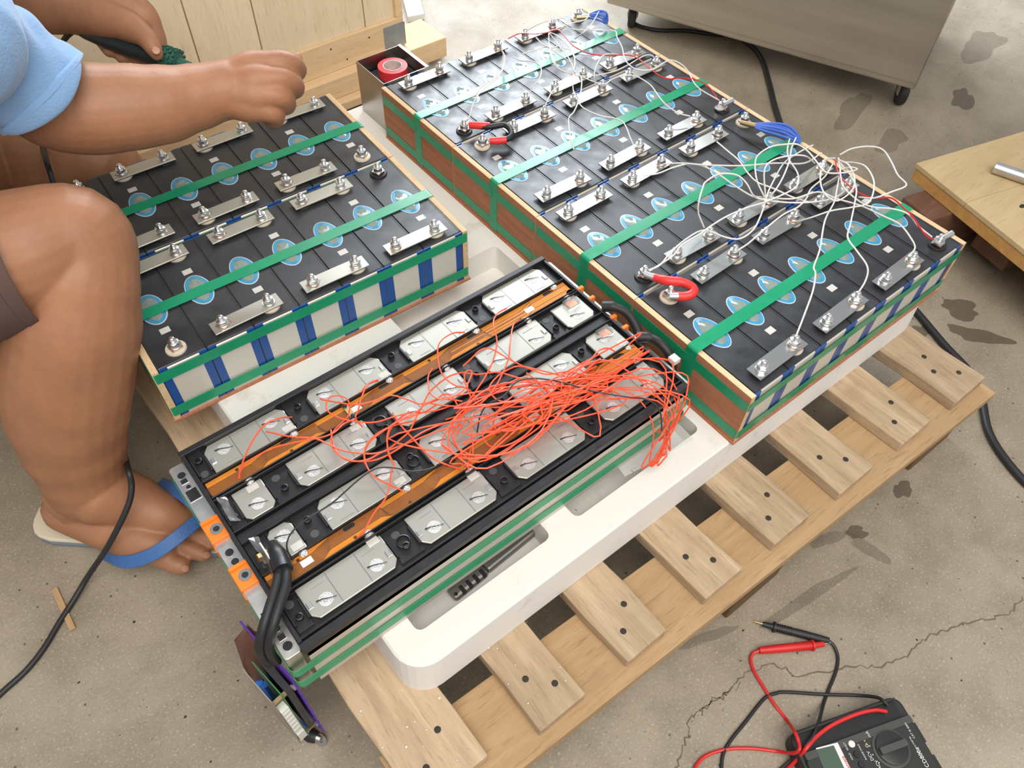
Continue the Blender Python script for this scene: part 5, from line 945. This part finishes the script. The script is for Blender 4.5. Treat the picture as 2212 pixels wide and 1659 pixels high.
# clothing
def cuff(name,rings,mat,par,seed,fold=.004,hem=.012):
    """open garment tube: rings (x,y,z,r); last ring is the hem"""
    rd=random.Random(seed); p=[Vector(c[:3]) for c in rings]; sp=spline(p,6); N_=len(sp); n=40; vs=[];fs=[]; u=None
    for i in range(N_):
        t=(sp[min(i+1,N_-1)]-sp[max(i-1,0)]).normalized()
        if u is None: u=t.orthogonal().normalized()
        u=(u-t*u.dot(t)).normalized(); w=t.cross(u); f=i/(N_-1)*(len(rings)-1); k=min(int(f),len(rings)-2); r=rings[k][3]*(1-(f-k))+rings[k+1][3]*(f-k)
        e=(sp[-1]-sp[i]).length; hb=.0022 if e<hem else (-.0012 if e<hem+.004 else 0)
        for j in range(n):
            a=2*PI*j/n; q=sp[i]+(u*math.cos(a)+w*math.sin(a))*r
            d=noise.noise(Vector((q.x*14+seed,q.y*14,q.z*14)))*fold*1.6+noise.noise(Vector((q.x*38,q.y*38+seed,q.z*20)))*fold*.6
            if e<hem+.004: d*=.5
            vs.append(sp[i]+(u*math.cos(a)+w*math.sin(a))*(r+d+hb))
    for i in range(N_-1):
        for j in range(n): fs.append((i*n+j,i*n+(j+1)%n,(i+1)*n+(j+1)%n,(i+1)*n+j))
    mb=MB(); mb.add(vs,fs); o=mb.build(name,mat,par,True)
    so=o.modifiers.new('thickness','SOLIDIFY'); so.thickness=.0022; so.offset=-1; sb_=o.modifiers.new('smooth','SUBSURF'); sb_.levels=1; sb_.render_levels=1
    return o
shirt=blob('t_shirt',[[(a,b,c+.002,r+.012) for a,b,c,r in torso[0][:4]]+[(-.665,.90,.79,.085)],[SHR+(.088,),(-.67,.90,.785,.095),SHL+(.088,)],[SHL+(.085,)]+[(-0.6265,1.2243,0.6559,0.0727),(-0.6004,1.2355,0.625,0.0701)]],'shirt',.0045)
cuff('sleeve',[(-0.6677,0.7137,0.8376,0.06),(-0.6532,0.7375,0.7957,0.0618),(-0.6372,0.7608,0.7543,0.0613),(-0.62,0.7795,0.7107,0.0614),(-0.6028,0.787,0.6731,0.0651),(-0.5912,0.7929,0.6444,0.0706),(-0.5853,0.7884,0.632,0.0737)],'shirt',shirt,3,.007,.022)
shorts=blob('shorts',[[(-1.02,.86,.42,.165),(-.99,.87,.50,.16)],[(-1.02,.80,.42,.135)]+[(-0.9308,0.8677,0.3938,0.115),(-0.8598,0.7685,0.4586,0.1042)],[(-1.02,.97,.42,.135),(-.90,1.04,.42,.118)]],'shorts',.0045)
cuff('shorts_leg',[(-0.9086,0.839,0.413,0.1117),(-0.8357,0.7363,0.4767,0.1034),(-0.7624,0.6731,0.5133,0.0958),(-0.7268,0.663,0.5187,0.0916),(-0.7072,0.6581,0.5192,0.0892)],'shorts',shorts,5,.004,.018)
# flip-flop
ff=empty('flip_flop',(0,0,0)); ff.parent=per; ff.location=-Vector(per.location)
h,t_=Vector((-0.8633,0.656,0)),Vector((-0.6302,0.4499,0)); ax=(t_-h).normalized(); sd=Vector((-ax.y,ax.x,0)); Ls=(t_-h).length+.06
def so(z0,z1,name,mat):
    pr=[(0,.010),(.003,.022),(.010,.034),(.020,.041),(.038,.0465),(.10,.047),(.17,.046),(.24,.052),(.29,.050),(.325,.034),(.34,.012)]
    po=[];o0=h-ax*.045
    for u,w_ in pr: q=o0+ax*u*Ls/.34-sd*w_; po.append((q.x,q.y))
    for u,w_ in pr[::-1]: q=o0+ax*u*Ls/.34+sd*w_; po.append((q.x,q.y))
    q=MB(); q.prism(po,z0,z1); q.v=[(a-per.location.x*0,b,c) for a,b,c in q.v]; o=link(name,q.mesh(name,mat),ff); bv(o,.004); return o
so(.0,.014,'outsole','sole_grey'); so(.0142,.022,'footbed','sole_beige')
def strap(pts,w_):
    q=MB(); sp=spline(pts,8); q.ribbon([Vector(a) for a in sp],[(Vector(a)-Vector((-0.7517,0.5655,0))).normalized()*.4+Vector((-.2,-.35,.8)) for a in sp],w_,.004); o=link('strap',q.mesh('strap','thong_blue',True),ff); bv(o,.0012)
strap([(-0.8323,0.5395,0.028),(-0.808,0.4904,0.05),(-0.77,0.463,0.073),(-0.7302,0.4592,0.084),(-0.6961,0.4692,0.08),(-0.6788,0.4779,0.072)],.021)
strap([(-0.7094,0.6035,0.04),(-0.6979,0.5529,0.075),(-0.6872,0.5149,0.092),(-0.6807,0.4905,0.088),(-0.6788,0.4779,0.072)],.021)
# ================================================================ soldering iron with cord
si=empty('soldering_iron',(-0.4164,1.0506,0.5303),0,'black soldering iron with green ribbed collar held in the far hand','soldering iron')
ik=1.31
a,b_=Vector((-0.4588,1.1174,0.5364)),Vector((-0.3745,0.9919,0.5162)); d=(b_-a).normalized(); Lh=(b_-a).length
w=MB(); w.tube([a,a+d*Lh*.1,a+d*Lh*.35,a+d*Lh*.7,b_],[.009,.0125,.016,.0175,.018],16); w.build('handle','iron_handle',si,True)
c_=Vector((-0.3576,0.9695,0.5112)); w=MB(); w.tube([b_,b_+d*.003,c_-d*.003,c_],[.017,.0185,.0175,.012],18); col=w.build('collar','iron_green',si,True)
for j in range(4):
    for k in range(12):
        q=b_+d*(.005+.007*j); u=d.orthogonal().normalized(); v=d.cross(u); aa=2*PI*k/12+j*.26; n_=u*math.cos(aa)+v*math.sin(aa)
        w=MB(); w.obox(q+n_*.0185,d,n_,d.cross(n_),.0018,.0022,.0022); w.build('stud','iron_green',col)
e_=Vector((-0.3197,0.8944,0.5106)); w=MB(); w.tube([c_,e_],.0048,12); w.build('shaft','tip_steel',si,True)
w=MB(); w.tube([c_,c_+d*.02],[.009,.007],12); w.build('ferrule','iron_green',si,True)
w=MB(); w.tube(spline([(-0.4579,1.116,0.536),(-0.4669,1.1192,0.5335),(-0.4765,1.1314,0.5233),(-0.4862,1.1502,0.5043),(-0.4979,1.1717,0.4734),(-0.5305,1.195,0.4078),(-0.5813,1.1526,0.3573),(-0.5981,1.065,0.3728),(-0.607,1.0429,0.3425),(-0.6462,0.8649,0.2804),(-0.7074,0.7061,0.1808),(-0.7277,0.6285,0.1435),(-0.734,0.6005,0.1363)]+[(-0.7359,0.5425,0.185),(-0.7421,0.5265,0.172),(-0.7549,0.5155,0.155),(-0.7752,0.5075,0.136),(-0.8005,0.5047,0.11),(-0.8289,0.5098,0.074),(-0.869,0.5198,0.026),(-0.903,0.5071,0.008),(-0.935,0.486,0.0048),(-0.9672,0.4606,0.0045),(-1.0007,0.4424,0.0045),(-1.041,0.4311,0.0045),(-1.0914,0.413,0.0045)],6),.0046,10); w.build('cord','cord_black',si,True)

bpy.context.view_layer.update()
